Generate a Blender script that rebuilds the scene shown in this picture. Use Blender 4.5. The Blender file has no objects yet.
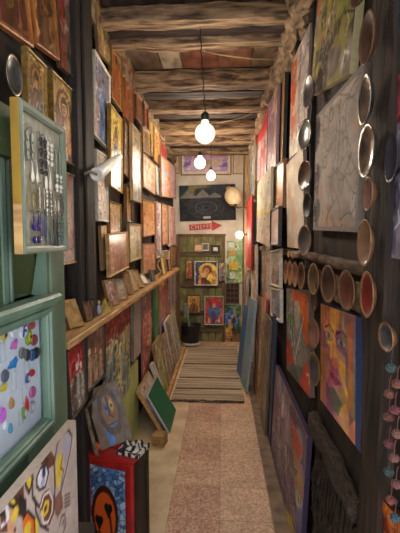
import bpy, bmesh, math, random
import numpy as np
from mathutils import Matrix, Vector, Euler

# ------------------------------------------------------------------ camera, world, light, exposure
SC = bpy.context.scene
COL = SC.collection
EYE = Vector((0.0, 0.0, 1.60))
FPX = 385.0                                   # focal length in pixels of a 400x533 frame
CAM_ROT = Euler((math.radians(90 - 3.94), 0.0, math.radians(3.12)), 'XYZ')
cam_d = bpy.data.cameras.new('camera')
cam_d.sensor_width = 36.0
cam_d.sensor_fit = 'AUTO'
cam_d.lens = FPX / 533.0 * 36.0
cam_d.clip_start = 0.02
cam = bpy.data.objects.new('camera', cam_d)
COL.objects.link(cam)
cam.location = EYE
cam.rotation_euler = CAM_ROT
SC.camera = cam

world = bpy.data.worlds.new('daylight')
SC.world = world
world.use_nodes = True
wn = world.node_tree
bg = wn.nodes['Background']
bg.inputs['Color'].default_value = (0.92, 0.95, 1.0, 1)
bg.inputs['Strength'].default_value = 0.9

vs = SC.view_settings
vs.view_transform = 'Standard'
vs.look = 'None'
vs.gamma = 1.0
vs.use_curve_mapping = False
vs.exposure = 1.55

WARM = (1.0, 0.85, 0.67)
P_BULB = 80.0        # near hanging bulb, watts
P_FAR = 95.0         # the two bulbs down the passage
P_WALL = 26.0
P_SPOT = 5.0

# ------------------------------------------------------------------ measuring helpers
RM = CAM_ROT.to_matrix()


def ray(px, py):
    return RM @ Vector(((px - 200.0) / FPX, -(py - 266.5) / FPX, -1.0))


def on_x(px, py, X):
    d = ray(px, py)
    return EYE + d * (X / d.x)


def on_y(px, py, Y):
    d = ray(px, py)
    return EYE + d * (Y / d.y)


def on_z(px, py, Z):
    d = ray(px, py)
    return EYE + d * ((Z - 1.60) / d.z)


# ------------------------------------------------------------------ materials
def lin(c):
    c = np.asarray(c, float) / 255.0
    return np.where(c <= 0.04045, c / 12.92, ((c + 0.055) / 1.055) ** 2.4)


def rgba(c):
    l = lin(c)
    return (float(l[0]), float(l[1]), float(l[2]), 1.0)


MATS = {}


def base_mat(name):
    m = bpy.data.materials.new(name)
    m.use_nodes = True
    nt = m.node_tree
    return m, nt, nt.nodes['Principled BSDF']


def mat(name, c1, c2=None, scale=(1, 1, 1), nscale=8.0, rough=0.6, metal=0.0, bump=0.0, detail=4.0, coat=0.0, lo=0.35, hi=0.65, c3=None):
    """two or three tone noise material in object coordinates"""
    if name in MATS:
        return MATS[name]
    m, nt, p = base_mat(name)
    c2 = c2 or tuple(int(v * 0.8) for v in c1)
    tc = nt.nodes.new('ShaderNodeTexCoord')
    mp = nt.nodes.new('ShaderNodeMapping')
    mp.inputs['Scale'].default_value = scale
    nz = nt.nodes.new('ShaderNodeTexNoise')
    nz.inputs['Scale'].default_value = nscale
    nz.inputs['Detail'].default_value = detail
    rp = nt.nodes.new('ShaderNodeValToRGB')
    rp.color_ramp.elements[0].position = lo
    rp.color_ramp.elements[0].color = rgba(c2)
    rp.color_ramp.elements[1].position = hi
    rp.color_ramp.elements[1].color = rgba(c1)
    if c3:
        e = rp.color_ramp.elements.new((lo + hi) / 2)
        e.color = rgba(c3)
    L = nt.links.new
    L(tc.outputs['Object'], mp.inputs['Vector'])
    L(mp.outputs['Vector'], nz.inputs['Vector'])
    L(nz.outputs['Fac'], rp.inputs['Fac'])
    L(rp.outputs['Color'], p.inputs['Base Color'])
    p.inputs['Roughness'].default_value = rough
    p.inputs['Metallic'].default_value = metal
    p.inputs['Coat Weight'].default_value = coat
    p.inputs['Coat Roughness'].default_value = 0.12
    if bump:
        b = nt.nodes.new('ShaderNodeBump')
        b.inputs['Strength'].default_value = bump
        b.inputs['Distance'].default_value = 0.01
        L(nz.outputs['Fac'], b.inputs['Height'])
        L(b.outputs['Normal'], p.inputs['Normal'])
    MATS[name] = m
    return m


def paint_mat(name, rough, coat=0.0, bump=0.15):
    """paint layer: the picture's own colours come from its mesh, brushwork from noise"""
    m, nt, p = base_mat(name)
    at = nt.nodes.new('ShaderNodeAttribute')
    at.attribute_name = 'Col'
    tc = nt.nodes.new('ShaderNodeTexCoord')
    nz = nt.nodes.new('ShaderNodeTexNoise')
    nz.inputs['Scale'].default_value = 60.0
    nz.inputs['Detail'].default_value = 3.0
    mr = nt.nodes.new('ShaderNodeMapRange')
    mr.inputs['To Min'].default_value = 0.72
    mr.inputs['To Max'].default_value = 1.28
    mx = nt.nodes.new('ShaderNodeMix')
    mx.data_type = 'RGBA'
    mx.blend_type = 'MULTIPLY'
    mx.inputs['Factor'].default_value = 1.0
    L = nt.links.new
    L(tc.outputs['Object'], nz.inputs['Vector'])
    L(nz.outputs['Fac'], mr.inputs['Value'])
    L(at.outputs['Color'], mx.inputs['A'])
    L(mr.outputs['Result'], mx.inputs['B'])
    L(mx.outputs['Result'], p.inputs['Base Color'])
    p.inputs['Roughness'].default_value = rough
    p.inputs['Coat Weight'].default_value = coat
    p.inputs['Coat Roughness'].default_value = 0.16
    b = nt.nodes.new('ShaderNodeBump')
    b.inputs['Strength'].default_value = bump
    b.inputs['Distance'].default_value = 0.004
    L(nz.outputs['Fac'], b.inputs['Height'])
    L(b.outputs['Normal'], p.inputs['Normal'])
    MATS[name] = m
    return m


def glow_mat(name, col, strength):
    m, nt, p = base_mat(name)
    p.inputs['Base Color'].default_value = rgba(col)
    p.inputs['Emission Color'].default_value = rgba(col)
    p.inputs['Emission Strength'].default_value = strength
    p.inputs['Roughness'].default_value = 0.2
    MATS[name] = m
    return m


def glass_mat(name):
    m = bpy.data.materials.new(name)
    m.use_nodes = True
    nt = m.node_tree
    nt.nodes.clear()
    out = nt.nodes.new('ShaderNodeOutputMaterial')
    tr = nt.nodes.new('ShaderNodeBsdfTransparent')
    tr.inputs['Color'].default_value = (0.95, 0.97, 0.96, 1)
    gl = nt.nodes.new('ShaderNodeBsdfGlossy')
    gl.inputs['Roughness'].default_value = 0.03
    fr = nt.nodes.new('ShaderNodeFresnel')
    fr.inputs['IOR'].default_value = 1.3
    mx = nt.nodes.new('ShaderNodeMixShader')
    L = nt.links.new
    ge = nt.nodes.new('ShaderNodeNewGeometry')
    ma = nt.nodes.new('ShaderNodeMath')
    ma.operation = 'MULTIPLY_ADD'          # reflect on the way in only
    ma.inputs[1].default_value = -1.0
    ma.inputs[2].default_value = 1.0
    mb_ = nt.nodes.new('ShaderNodeMath')
    mb_.operation = 'MULTIPLY'
    L(ge.outputs['Backfacing'], ma.inputs[0])
    L(ma.outputs[0], mb_.inputs[0])
    L(fr.outputs['Fac'], mb_.inputs[1])
    L(mb_.outputs[0], mx.inputs['Fac'])
    L(tr.outputs[0], mx.inputs[1])
    L(gl.outputs[0], mx.inputs[2])
    L(mx.outputs[0], out.inputs['Surface'])
    MATS[name] = m
    return m


PAINT = paint_mat('oil_paint', 0.42)
GLOSS = paint_mat('varnished_paint', 0.38, coat=0.55)
MATTE = paint_mat('chalky_paint', 0.75)
GLASS = glass_mat('display_glass')

W_DARK = mat('dark_wood', (62, 46, 34), (30, 22, 17), (1, 1, .18), 22, 0.6, bump=.4)
W_BROWN = mat('brown_frame_wood', (112, 76, 46), (70, 45, 27), (3, 3, .6), 20, 0.5, bump=.2)
W_ORANGE = mat('orange_frame_wood', (178, 112, 52), (128, 72, 32), (3, 3, .6), 20, 0.45, bump=.2)
W_PINE = mat('pale_pine_wood', (206, 164, 108), (160, 118, 70), (3, .5, 3), 14, 0.55, bump=.2)
W_TAN = mat('tan_frame_wood', (176, 140, 96), (124, 94, 60), (3, 3, .6), 18, 0.55, bump=.2)
W_GOLD = mat('gilt_frame', (150, 116, 58), (110, 80, 36), (2, 2, 2), 20, 0.4, metal=.25)
W_WHITE = mat('off_white_frame', (214, 206, 192), (186, 176, 160), (2, 2, 2), 20, 0.5)
W_BLACK = mat('black_frame', (34, 30, 28), (18, 16, 15), (2, 2, 2), 20, 0.45)
W_GREY = mat('weathered_grey_wood', (140, 126, 112), (92, 80, 70), (2, 2, .3), 16, 0.7, bump=.3)
W_RED = mat('red_frame_paint', (150, 44, 34), (110, 28, 24), (2, 2, 2), 20, 0.45)
BEAM = mat('old_beam_wood', (168, 140, 108), (60, 46, 35), (1, 7, 7), 5, 0.8, bump=.8, detail=10, lo=.36, hi=.62, c3=(126, 100, 74))
BEAM_D = mat('dark_beam_wood', (52, 36, 28), (24, 17, 14), (1, 6, 6), 6, 0.75, bump=.5, detail=6)
POST = mat('dark_post_wood', (44, 35, 26), (18, 14, 11), (5, 5, .5), 9, 0.75, bump=.6, detail=6)
POST_R = mat('rough_post_wood', (66, 48, 35), (26, 19, 14), (5, 5, .5), 8, 0.8, bump=.7, detail=7)
GREEN = mat('sage_green_paint', (106, 132, 112), (82, 106, 90), (1, 1, .4), 7, 0.45, bump=.1)
GREEN_D = mat('olive_green_paint', (92, 98, 52), (62, 68, 36), (1, 1, .3), 6, 0.5)
CEIL = mat('ceiling_boards', (132, 112, 94), (62, 48, 38), (2, .7, 2), 5, 0.85, bump=.5, detail=8, lo=.3, hi=.68)
RUBBLE = mat('rubble_plaster', (168, 142, 112), (88, 68, 50), (2, 1, 2), 12, 0.9, bump=1.0, detail=8, lo=.3, hi=.65)
W_BACK = mat('dark_wall_boards', (68, 52, 40), (28, 22, 17), (2, 2, .5), 6, 0.85, bump=.6, detail=7)
CREAM = mat('cream_plaster', (228, 220, 204), (206, 196, 178), (1, 1, 1), 5, 0.85, bump=.15)
STEEL = mat('worn_silver', (178, 170, 160), (110, 100, 92), (2, 2, 2), 14, 0.3, metal=.85)
CERAM = mat('clay_rim', (168, 124, 88), (120, 84, 58), (2, 2, 2), 16, 0.5)
WHITE = mat('white_enamel', (238, 236, 228), (220, 216, 206), (1, 1, 1), 6, 0.4)
CABLE = mat('black_cable', (26, 24, 22), (16, 15, 14), (1, 1, 1), 6, 0.5)
BRASS = mat('brass_socket', (120, 98, 60), (80, 64, 38), (1, 1, 1), 20, 0.4, metal=.8)


# ------------------------------------------------------------------ object helpers
LABELS = {}


def tag(o, label, cat, group=None, kind=None):
    o['label'] = label
    o['category'] = cat
    if group:
        o['group'] = group
    if kind:
        o['kind'] = kind
    return o


def empty(name, M):
    o = bpy.data.objects.new(name, None)
    o.empty_display_size = 0.02
    COL.objects.link(o)
    o.matrix_world = M
    return o


def link(name, me, m, parent=None, M=None, kind=None, label=None):
    o = bpy.data.objects.new(name, me)
    if m is not None:
        me.materials.append(m)
    COL.objects.link(o)
    if M is not None:
        o.matrix_world = M
    if parent is not None:
        o.parent = parent
    if kind:
        o['kind'] = kind
    if label:
        o['label'] = label
    return o


class MB:
    """collects shapes into one bmesh"""

    def __init__(s):
        s.bm = bmesh.new()

    def box(s, x0, x1, y0, y1, z0, z1, bev=0.0, M=None):
        r = bmesh.ops.create_cube(s.bm, size=1.0)
        vs_ = r['verts']
        for v in vs_:
            v.co = Vector(((x0 + x1) / 2 + v.co.x * (x1 - x0), (y0 + y1) / 2 + v.co.y * (y1 - y0), (z0 + z1) / 2 + v.co.z * (z1 - z0)))
        if bev:
            es = {e for v in vs_ for e in v.link_edges}
            rr = bmesh.ops.bevel(s.bm, geom=list(es), offset=bev, segments=1, affect='EDGES', clamp_overlap=True)
            if M is not None:
                vs_ = list({v for f in rr['faces'] for v in f.verts} | {v for v in vs_ if v.is_valid})
        if M is not None:
            bmesh.ops.transform(s.bm, matrix=M, verts=[v for v in vs_ if v.is_valid])
        return s

    def tube(s, pts, r, n=8, cap=True):
        pts = [Vector(p) for p in pts]
        rs = r if isinstance(r, (list, tuple)) else [r] * len(pts)
        rings = []
        for i, p in enumerate(pts):
            a = pts[max(i - 1, 0)]
            b = pts[min(i + 1, len(pts) - 1)]
            d = (b - a).normalized()
            up = Vector((0, 0, 1)) if abs(d.z) < 0.9 else Vector((1, 0, 0))
            e1 = d.cross(up).normalized()
            e2 = d.cross(e1)
            rings.append([s.bm.verts.new(p + (e1 * math.cos(2 * math.pi * k / n) + e2 * math.sin(2 * math.pi * k / n)) * rs[i]) for k in range(n)])
        s.skin(rings, cap)
        return s

    def skin(s, rings, cap=True, closed=True):
        n = len(rings[0])
        for A, B in zip(rings, rings[1:]):
            for k in range(n if closed else n - 1):
                s.bm.faces.new((A[k], A[(k + 1) % n], B[(k + 1) % n], B[k]))
        if cap:
            s.bm.faces.new(rings[0][::-1])
            s.bm.faces.new(rings[-1])

    def lathe(s, prof, n=24, M=None, sx=1.0, cap=True):
        """profile of (radius, height) about local z"""
        rings = []
        for r, z in prof:
            ring = []
            for k in range(n):
                a = 2 * math.pi * k / n
                co = Vector((math.cos(a) * r * sx, math.sin(a) * r, z))
                ring.append(s.bm.verts.new(M @ co if M is not None else co))
            rings.append(ring)
        s.skin(rings, cap)
        return s

    def prism(s, pts, y0, y1, M=None):
        """polygon in xz, thick in y"""
        A = [s.bm.verts.new((M @ Vector((x, y0, z))) if M is not None else (x, y0, z)) for x, z in pts]
        B = [s.bm.verts.new((M @ Vector((x, y1, z))) if M is not None else (x, y1, z)) for x, z in pts]
        s.skin([A, B], True)
        return s

    def build(s, name, m, parent=None, M=None, kind=None, label=None, smooth=False):
        bmesh.ops.recalc_face_normals(s.bm, faces=s.bm.faces)
        me = bpy.data.meshes.new(name)
        s.bm.to_mesh(me)
        s.bm.free()
        if smooth:
            me.polygons.foreach_set('use_smooth', [True] * len(me.polygons))
        return link(name, me, m, parent, M, kind, label)


def rough_bar(mb, axis, L, w, h, rng, amp=0.01, seg=0.08, sag=0.0):
    """a hewn log of cross section w x h along an axis, starting at the origin"""
    n = max(4, int(L / seg))
    cs = []
    for k in range(16):
        a = 2 * math.pi * k / 16
        c, s_ = math.cos(a), math.sin(a)
        q = 1.0 / max(abs(c), abs(s_)) ** 0.75
        cs.append((c * q * w / 2, s_ * q * h / 2))
    off = [rng.uniform(-amp, amp) for _ in range(16)]
    rings = []
    wob = [rng.uniform(-amp, amp) for _ in range(n + 1)]
    for i in range(n + 1):
        t = i / n
        ring = []
        g = 1 + 0.05 * math.sin(i * 0.9 + off[0] * 300)
        for k, (a, b) in enumerate(cs):
            off[k] = off[k] * 0.7 + rng.uniform(-amp, amp) * 0.5
            aa = a * g + (off[k] if abs(a) > 0.001 else 0) * (1 if a > 0 else -1) + wob[i] * .5
            bb = b * g + off[k] * (1 if b > 0 else -1) - sag * math.sin(math.pi * t)
            if axis == 'x':
                co = (L * t, aa, bb)
            elif axis == 'y':
                co = (aa, L * t, bb)
            else:
                co = (aa, bb, L * t)
            ring.append(mb.bm.verts.new(co))
        rings.append(ring)
    mb.skin(rings)
    return mb


def T(x, y, z):
    return Matrix.Translation((x, y, z))


def R(a, ax):
    return Matrix.Rotation(a, 4, ax)


# ------------------------------------------------------------------ painting the pictures
class Pic:
    def __init__(s, nx, ny, asp, seed):
        s.nx, s.ny, s.asp = nx, ny, asp
        s.rng = np.random.default_rng(seed)
        u = np.linspace(0, 1, nx)
        v = np.linspace(0, 1, ny)
        s.U, s.V = np.meshgrid(u, v)
        s.C = np.zeros((ny, nx, 3))
        s.soft = 0.9 / max(nx / max(asp, .2), ny) * 1.2

    def fill(s, c):
        s.C[:] = np.asarray(c, float)

    def noise(s, nu, nv):
        g = s.rng.random((nv + 1, nu + 1))
        x = s.U * nu
        y = s.V * nv
        i = np.clip(x.astype(int), 0, nu - 1)
        j = np.clip(y.astype(int), 0, nv - 1)
        fx = x - i
        fy = y - j
        fx = fx * fx * (3 - 2 * fx)
        fy = fy * fy * (3 - 2 * fy)
        return (g[j, i] * (1 - fx) + g[j, i + 1] * fx) * (1 - fy) + (g[j + 1, i] * (1 - fx) + g[j + 1, i + 1] * fx) * fy

    def mix(s, m, c):
        m = np.clip(m, 0, 1)[..., None]
        s.C = s.C * (1 - m) + np.asarray(c, float) * m

    def mottle(s, amt=25, nu=6, nv=8):
        n = (s.noise(nu, nv) - .5) + .6 * (s.noise(nu * 2 + 1, nv * 2 + 1) - .5)
        s.C = np.clip(s.C + n[..., None] * 2 * amt, 0, 255)

    def blotch(s, c, thr=.6, nu=5, nv=7, soft=.12, k=1.0):
        s.mix(np.clip((s.noise(nu, nv) - thr) / soft, 0, 1) * k, c)

    def ell(s, cx, cy, rx, ry, c, rot=0.0, k=1.0):
        x = (s.U - cx) * s.asp
        y = s.V - cy
        a = math.cos(rot) * x + math.sin(rot) * y
        b = -math.sin(rot) * x + math.cos(rot) * y
        d = np.sqrt((a / (rx * s.asp)) ** 2 + (b / ry) ** 2) - 1
        w = s.soft / min(rx * s.asp, ry)
        s.mix(np.clip(.5 - d / w, 0, 1) * k, c)

    def ring(s, cx, cy, rx, ry, wd, c):
        x = (s.U - cx) * s.asp
        y = s.V - cy
        d = np.abs(np.sqrt((x / (rx * s.asp)) ** 2 + (y / ry) ** 2) - 1) * min(rx * s.asp, ry)
        s.mix(np.clip((wd - d) / s.soft + .5, 0, 1), c)

    def poly(s, pts, c, k=1.0):
        inside = np.zeros(s.U.shape, bool)
        n = len(pts)
        for i in range(n):
            x0, y0 = pts[i]
            x1, y1 = pts[(i + 1) % n]
            if y0 == y1:
                continue
            cond = ((y0 > s.V) != (y1 > s.V)) & (s.U < (x1 - x0) * (s.V - y0) / (y1 - y0) + x0)
            inside ^= cond
        s.mix(inside.astype(float) * k, c)

    def rect(s, u0, u1, v0, v1, c, k=1.0):
        s.mix(((s.U >= u0) & (s.U <= u1) & (s.V >= v0) & (s.V <= v1)).astype(float) * k, c)

    def line(s, pts, wd, c, k=1.0):
        m = np.zeros(s.U.shape)
        x = s.U * s.asp
        y = s.V
        for (a, b), (e, f) in zip(pts, pts[1:]):
            a, e = a * s.asp, e * s.asp
            dx, dy = e - a, f - b
            l2 = dx * dx + dy * dy + 1e-9
            t = np.clip(((x - a) * dx + (y - b) * dy) / l2, 0, 1)
            d = np.hypot(x - a - t * dx, y - b - t * dy)
            m = np.maximum(m, np.clip((wd / 2 - d) / s.soft + .5, 0, 1))
        s.mix(m * k, c)

    def vor(s, pal, n, edge=None):
        pts = s.rng.random((n, 2))
        cols = np.asarray([pal[i] for i in s.rng.integers(0, len(pal), n)], float)
        d = ((s.U[..., None] - pts[:, 0]) * s.asp) ** 2 + (s.V[..., None] - pts[:, 1]) ** 2
        o = np.argsort(d, -1)
        s.C = cols[o[..., 0]].copy()
        if edge is not None and n > 1:
            ds = np.sort(np.sqrt(d), -1)
            s.mix(np.clip(1 - (ds[..., 1] - ds[..., 0]) / (s.soft * 1.6), 0, 1), edge)

    def vorpatch(s, pal, n, k):
        keep = s.C.copy()
        s.vor(pal, n)
        s.C = keep * (1 - k) + s.C * k

    def streaks(s, pal, n, edge=None):
        xs = np.sort(s.rng.random(n))
        warp = (s.noise(2, 4) - .5) * .12
        idx = np.searchsorted(xs, np.clip(s.U + warp, 0, 1))
        cols = np.asarray([pal[i] for i in s.rng.integers(0, len(pal), n + 1)], float)
        s.C = cols[idx]

    def detail(s, n):
        """small brush marks a good deal lighter or darker than what they lie on"""
        base = s.C.copy()
        for _ in range(n):
            a, b = s.rng.random(2)
            k = s.rng.uniform(.03, .10)
            an = s.rng.uniform(0, math.pi)
            pts = [(a, b), (a + k * math.cos(an) / s.asp, b + k * math.sin(an)), (a + k * 1.6 * math.cos(an + .7) / s.asp, b + k * 1.6 * math.sin(an + .7))]
            j = int(min(max(b, 0), .999) * s.ny)
            i = int(min(max(a, 0), .999) * s.nx)
            c = base[j, i]
            f = s.rng.choice([.35, .5, 1.45, 1.7])
            c2 = np.clip(c * f + s.rng.uniform(-18, 18, 3) + (18 if f > 1 else 0), 0, 245)
            s.line(pts, s.rng.uniform(.010, .028), c2, .8)

    def border(s, wd, c):
        w = wd / s.asp
        m = (s.U < w) | (s.U > 1 - w) | (s.V < wd) | (s.V > 1 - wd)
        s.mix(m.astype(float), c)


def st_icon(p, o):
    gold = o.get('bg', (190, 150, 70))
    robe = o.get('robe', (90, 36, 30))
    robe2 = o.get('robe2', (40, 52, 70))
    p.fill(gold)
    p.mottle(22)
    if o.get('arch'):
        p.ell(.5, .62, .36, .30, o['arch'])
        p.rect(.14, .86, .1, .62, o['arch'])
    p.ell(.5, .70, .24, .17, o.get('halo', tuple(min(255, int(c * 1.2)) for c in gold)))
    p.ring(.5, .70, .24, .17, .008, (90, 60, 30))
    p.poly([(.14, 0), (.18, .34), (.34, .54), (.5, .6), (.66, .54), (.82, .34), (.86, 0)], robe)
    p.poly([(.36, 0), (.40, .4), (.5, .54), (.6, .38), (.6, 0)], robe2)
    p.ell(.5, .68, .16, .14, tuple(int(c * .7) for c in robe))
    p.ell(.5, .67, .105, .105, (186, 134, 88))
    p.ell(.5, .735, .10, .04, (70, 42, 28))
    p.ell(.455, .685, .02, .012, (40, 26, 20))
    p.ell(.545, .685, .02, .012, (40, 26, 20))
    p.line([(.47, .625), (.53, .625)], .012, (120, 50, 40))
    if o.get('child'):
        p.ell(.66, .50, .13, .09, gold)
        p.poly([(.52, .12), (.55, .42), (.78, .42), (.80, .12)], (196, 120, 50))
        p.ell(.66, .49, .075, .07, (190, 140, 92))
    p.line([(.3, .1), (.38, .42), (.5, .53)], .014, gold)
    p.line([(.7, .1), (.62, .42)], .014, gold)
    p.mottle(10, 9, 12)
    if o.get('border'):
        p.border(.045, o['border'])


def st_saints(p, o):
    p.fill(o.get('bg', (150, 110, 60)))
    p.mottle(24)
    n = o.get('n', 3)
    rows = o.get('rows', 2)
    pal = o.get('pal', [(140, 44, 34), (50, 60, 90), (170, 110, 50), (90, 80, 50)])
    for j in range(rows):
        v0 = j / rows
        for i in range(n):
            cx = (i + .5) / n + p.rng.uniform(-.02, .02)
            c = pal[int(p.rng.integers(0, len(pal)))]
            hh = 1 / rows
            w = .4 / n
            p.poly([(cx - w, v0), (cx - w * .8, v0 + hh * .55), (cx, v0 + hh * .68), (cx + w * .8, v0 + hh * .55), (cx + w, v0)], c)
            p.ell(cx, v0 + hh * .78, w * .75, hh * .14, (210, 170, 90))
            p.ell(cx, v0 + hh * .77, w * .42, hh * .09, (170, 120, 80))
            p.line([(cx, v0 + .02), (cx, v0 + hh * .5)], .012, tuple(min(255, v + 50) for v in c))
    p.mottle(12, 9, 12)
    if o.get('border'):
        p.border(.05, o['border'])


def st_patch(p, o):
    p.vor(o['pal'], o.get('n', 24), o.get('edge'))
    for _ in range(o.get('strokes', 8)):
        a, b = p.rng.random(2)
        l = p.rng.uniform(.1, .3)
        an = p.rng.uniform(0, 6.28)
        c = o['pal'][int(p.rng.integers(0, len(o['pal'])))]
        p.line([(a, b), (a + l * math.cos(an), b + l * math.sin(an)), (a + l * math.cos(an + .6), b + l * 1.3 * math.sin(an + .6))], p.rng.uniform(.012, .035), c)
    p.mottle(o.get('mot', 16))
    if o.get('border'):
        p.border(o.get('bw', .05), o['border'])


def st_streak(p, o):
    p.streaks(o['pal'], o.get('n', 9))
    for _ in range(o.get('blobs', 6)):
        c = o['pal'][int(p.rng.integers(0, len(o['pal'])))]
        p.ell(p.rng.random(), p.rng.random(), p.rng.uniform(.06, .2), p.rng.uniform(.02, .08), c)
    p.mottle(o.get('mot', 18))
    if o.get('border'):
        p.border(o.get('bw', .05), o['border'])


def st_figs(p, o):
    """tall loosely painted figures on a ground"""
    p.fill(o['bg'])
    p.mottle(18)
    if o.get('top'):
        p.rect(0, 1, o.get('topv', .6), 1, o['top'])
        p.mottle(14)
    for i in range(o.get('n', 3)):
        cx = (i + .5) / o.get('n', 3) + p.rng.uniform(-.06, .06)
        c = o['pal'][int(p.rng.integers(0, len(o['pal'])))]
        h = p.rng.uniform(.45, .68)
        w = .3 / o.get('n', 3)
        p.poly([(cx - w, .02), (cx - w * .9, h * .6), (cx - w * .5, h * .86), (cx + w * .5, h * .86), (cx + w * .9, h * .6), (cx + w, .02)], c, .85)
        p.ell(cx, h, w * .55, .06, tuple(min(255, v + 25) for v in c))
        p.line([(cx - w * .5, .05), (cx - w * .2, h * .8)], .02, tuple(int(v * .5) for v in c))
        p.line([(cx + w * .9, .25), (cx + w * 1.2, h * .7), (cx + w * .3, h * .84)], .025, tuple(int(v * .75) for v in c))
    p.mottle(14, 8, 12)


def st_land(p, o):
    p.fill(o['sky'])
    p.mottle(16, 4, 3)
    p.rect(0, 1, 0, .45, o['low'])
    p.rect(0, 1, .42, .52, o['mid'])
    p.blotch(o['acc'], .62, 7, 4)
    p.mottle(14)
    if o.get('border'):
        p.border(o.get('bw', .08), o['border'])


def st_plain(p, o):
    p.fill(o['c'])
    p.mottle(o.get('mot', 10), 5, 8)
    if o.get('c2'):
        p.blotch(o['c2'], .58, 5, 6, .2, .6)
    if o.get('border'):
        p.border(o.get('bw', .05), o['border'])


def st_face(p, o):
    p.vor([(232, 150, 120), (226, 130, 60), (236, 186, 70), (206, 110, 130), (176, 90, 130), (240, 170, 150)], 34)
    p.mottle(12)
    p.rect(0, .14, 0, 1, (188, 84, 40))
    p.poly([(.0, 1), (.2, 1), (.1, .6), (.16, .3), (0, .2)], (206, 110, 80))
    p.poly([(.28, 1), (.46, 1), (.42, .78), (.30, .80)], (236, 190, 60))
    p.poly([(.62, 1), (.86, 1), (.86, .2), (.74, .1), (.70, .5), (.60, .75)], (120, 110, 130))
    p.poly([(.70, .9), (.78, .95), (.80, .3), (.74, .2)], (204, 108, 44))
    p.poly([(.66, .7), (.71, .7), (.72, .35), (.66, .4)], (120, 60, 120))
    p.poly([(.52, 1), (.60, 1), (.58, .82), (.50, .84)], (90, 100, 60))
    p.line([(.14, .78), (.28, .83), (.38, .775)], .022, (60, 36, 34))
    p.line([(.44, .775), (.58, .83), (.68, .79)], .022, (60, 36, 34))
    for cx, cy in ((.24, .715), (.56, .72)):
        p.ell(cx, cy, .10, .036, (206, 198, 194))
        p.ell(cx + .01, cy, .05, .032, (90, 124, 148))
        p.ell(cx + .01, cy, .028, .02, (24, 24, 34))
        p.ring(cx, cy, .10, .036, .005, (90, 56, 56))
    p.poly([(.36, .70), (.44, .70), (.48, .48), (.40, .44), (.32, .48)], (236, 140, 90))
    p.line([(.37, .72), (.35, .52), (.30, .47), (.40, .445)], .012, (150, 60, 50))
    p.poly([(.28, .37), (.36, .40), (.41, .385), (.48, .40), (.56, .36), (.42, .30)], (150, 50, 80))
    p.line([(.28, .365), (.56, .36)], .01, (80, 24, 44))
    p.poly([(.44, .66), (.66, .62), (.64, .40), (.50, .44)], (238, 176, 70))
    p.poly([(.12, .62), (.30, .64), (.28, .44), (.16, .40)], (198, 96, 140))
    p.poly([(.2, .2), (.4, .28), (.6, .2), (.5, .06), (.3, .05)], (70, 130, 90))
    p.poly([(.1, .3), (.28, .22), (.4, 0), (.1, 0)], (150, 80, 130))
    p.vorpatch([(236, 190, 80), (214, 104, 60), (190, 90, 130), (240, 160, 120), (120, 90, 130)], 26, .35)
    p.mottle(16, 9, 14)
    p.rect(.86, 1, 0, 1, (26, 70, 130))
    p.line([(.86, 0), (.86, 1)], .012, (16, 24, 44))


def st_yellowgreen(p, o):
    p.fill((128, 112, 98))
    p.mottle(26)
    p.blotch((150, 138, 62), .56, 5, 6, .12, .8)
    p.poly([(.62, 1), (.70, .35), (1, .45), (1, 1)], (138, 140, 40), .8)
    p.blotch((170, 156, 140), .62, 6, 7)
    p.blotch((58, 52, 38), .66, 9, 10, .08, .8)
    for _ in range(46):
        a, b = p.rng.random(2)
        c = [(40, 34, 26), (176, 158, 56), (60, 58, 36), (140, 96, 110), (100, 92, 80), (150, 142, 60)][int(p.rng.integers(0, 6))]
        p.line([(a, b), (a + p.rng.uniform(-.1, .1), b + p.rng.uniform(.05, .16)), (a + p.rng.uniform(-.14, .14), b + p.rng.uniform(.1, .22))], p.rng.uniform(.008, .022), c)
    p.poly([(.36, .3), (.42, .55), (.50, .3), (.46, .75), (.54, .6), (.44, .95), (.34, .6)], (176, 160, 50), .8)
    p.ell(.20, .42, .04, .03, (196, 90, 44))
    p.ell(.10, .72, .05, .09, (186, 112, 44))
    p.mottle(18, 12, 14)


def st_orangefig(p, o):
    p.fill((166, 152, 142))
    p.mottle(20)
    p.poly([(.06, .98), (.34, 1), (.40, .72), (.30, .5), (.38, .3), (.22, .12), (.10, .3), (.02, .6)], (200, 84, 44))
    p.ell(.24, .80, .08, .10, (150, 120, 100))
    p.rect(.56, .62, 0, 1, (120, 106, 96), .7)
    p.poly([(.66, 1), (1, 1), (1, .1), (.7, 0)], (170, 160, 156))
    p.blotch((206, 196, 186), .62, 5, 9, .1, .6)
    for _ in range(16):
        a, b = p.rng.random(2)
        p.line([(a, b), (a + p.rng.uniform(-.06, .06), b + p.rng.uniform(.08, .2))], .008, (110, 94, 86))
    p.mottle(14, 8, 14)


def st_scratch(p, o):
    p.fill(o.get('bg', (164, 148, 136)))
    p.mottle(18)
    p.blotch((190, 178, 166), .6, 4, 5)
    p.blotch(o.get('tint', (190, 140, 104)), .66, 5, 6, .2, .6)
    for _ in range(o.get('n', 42)):
        a, b = p.rng.random(2)
        pts = [(a, b)]
        an = p.rng.uniform(0, 6.28)
        for _k in range(5):
            an += p.rng.uniform(-.9, .9)
            a += .07 * math.cos(an)
            b += .07 * math.sin(an)
            pts.append((a, b))
        p.line(pts, .008, (80, 66, 58), .85)
    for cx, cy in ((.42, .88), (.3, .55)):
        p.ring(cx, cy, .05, .045, .006, (80, 66, 60))
    if o.get('border'):
        p.border(.035, o['border'])


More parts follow.
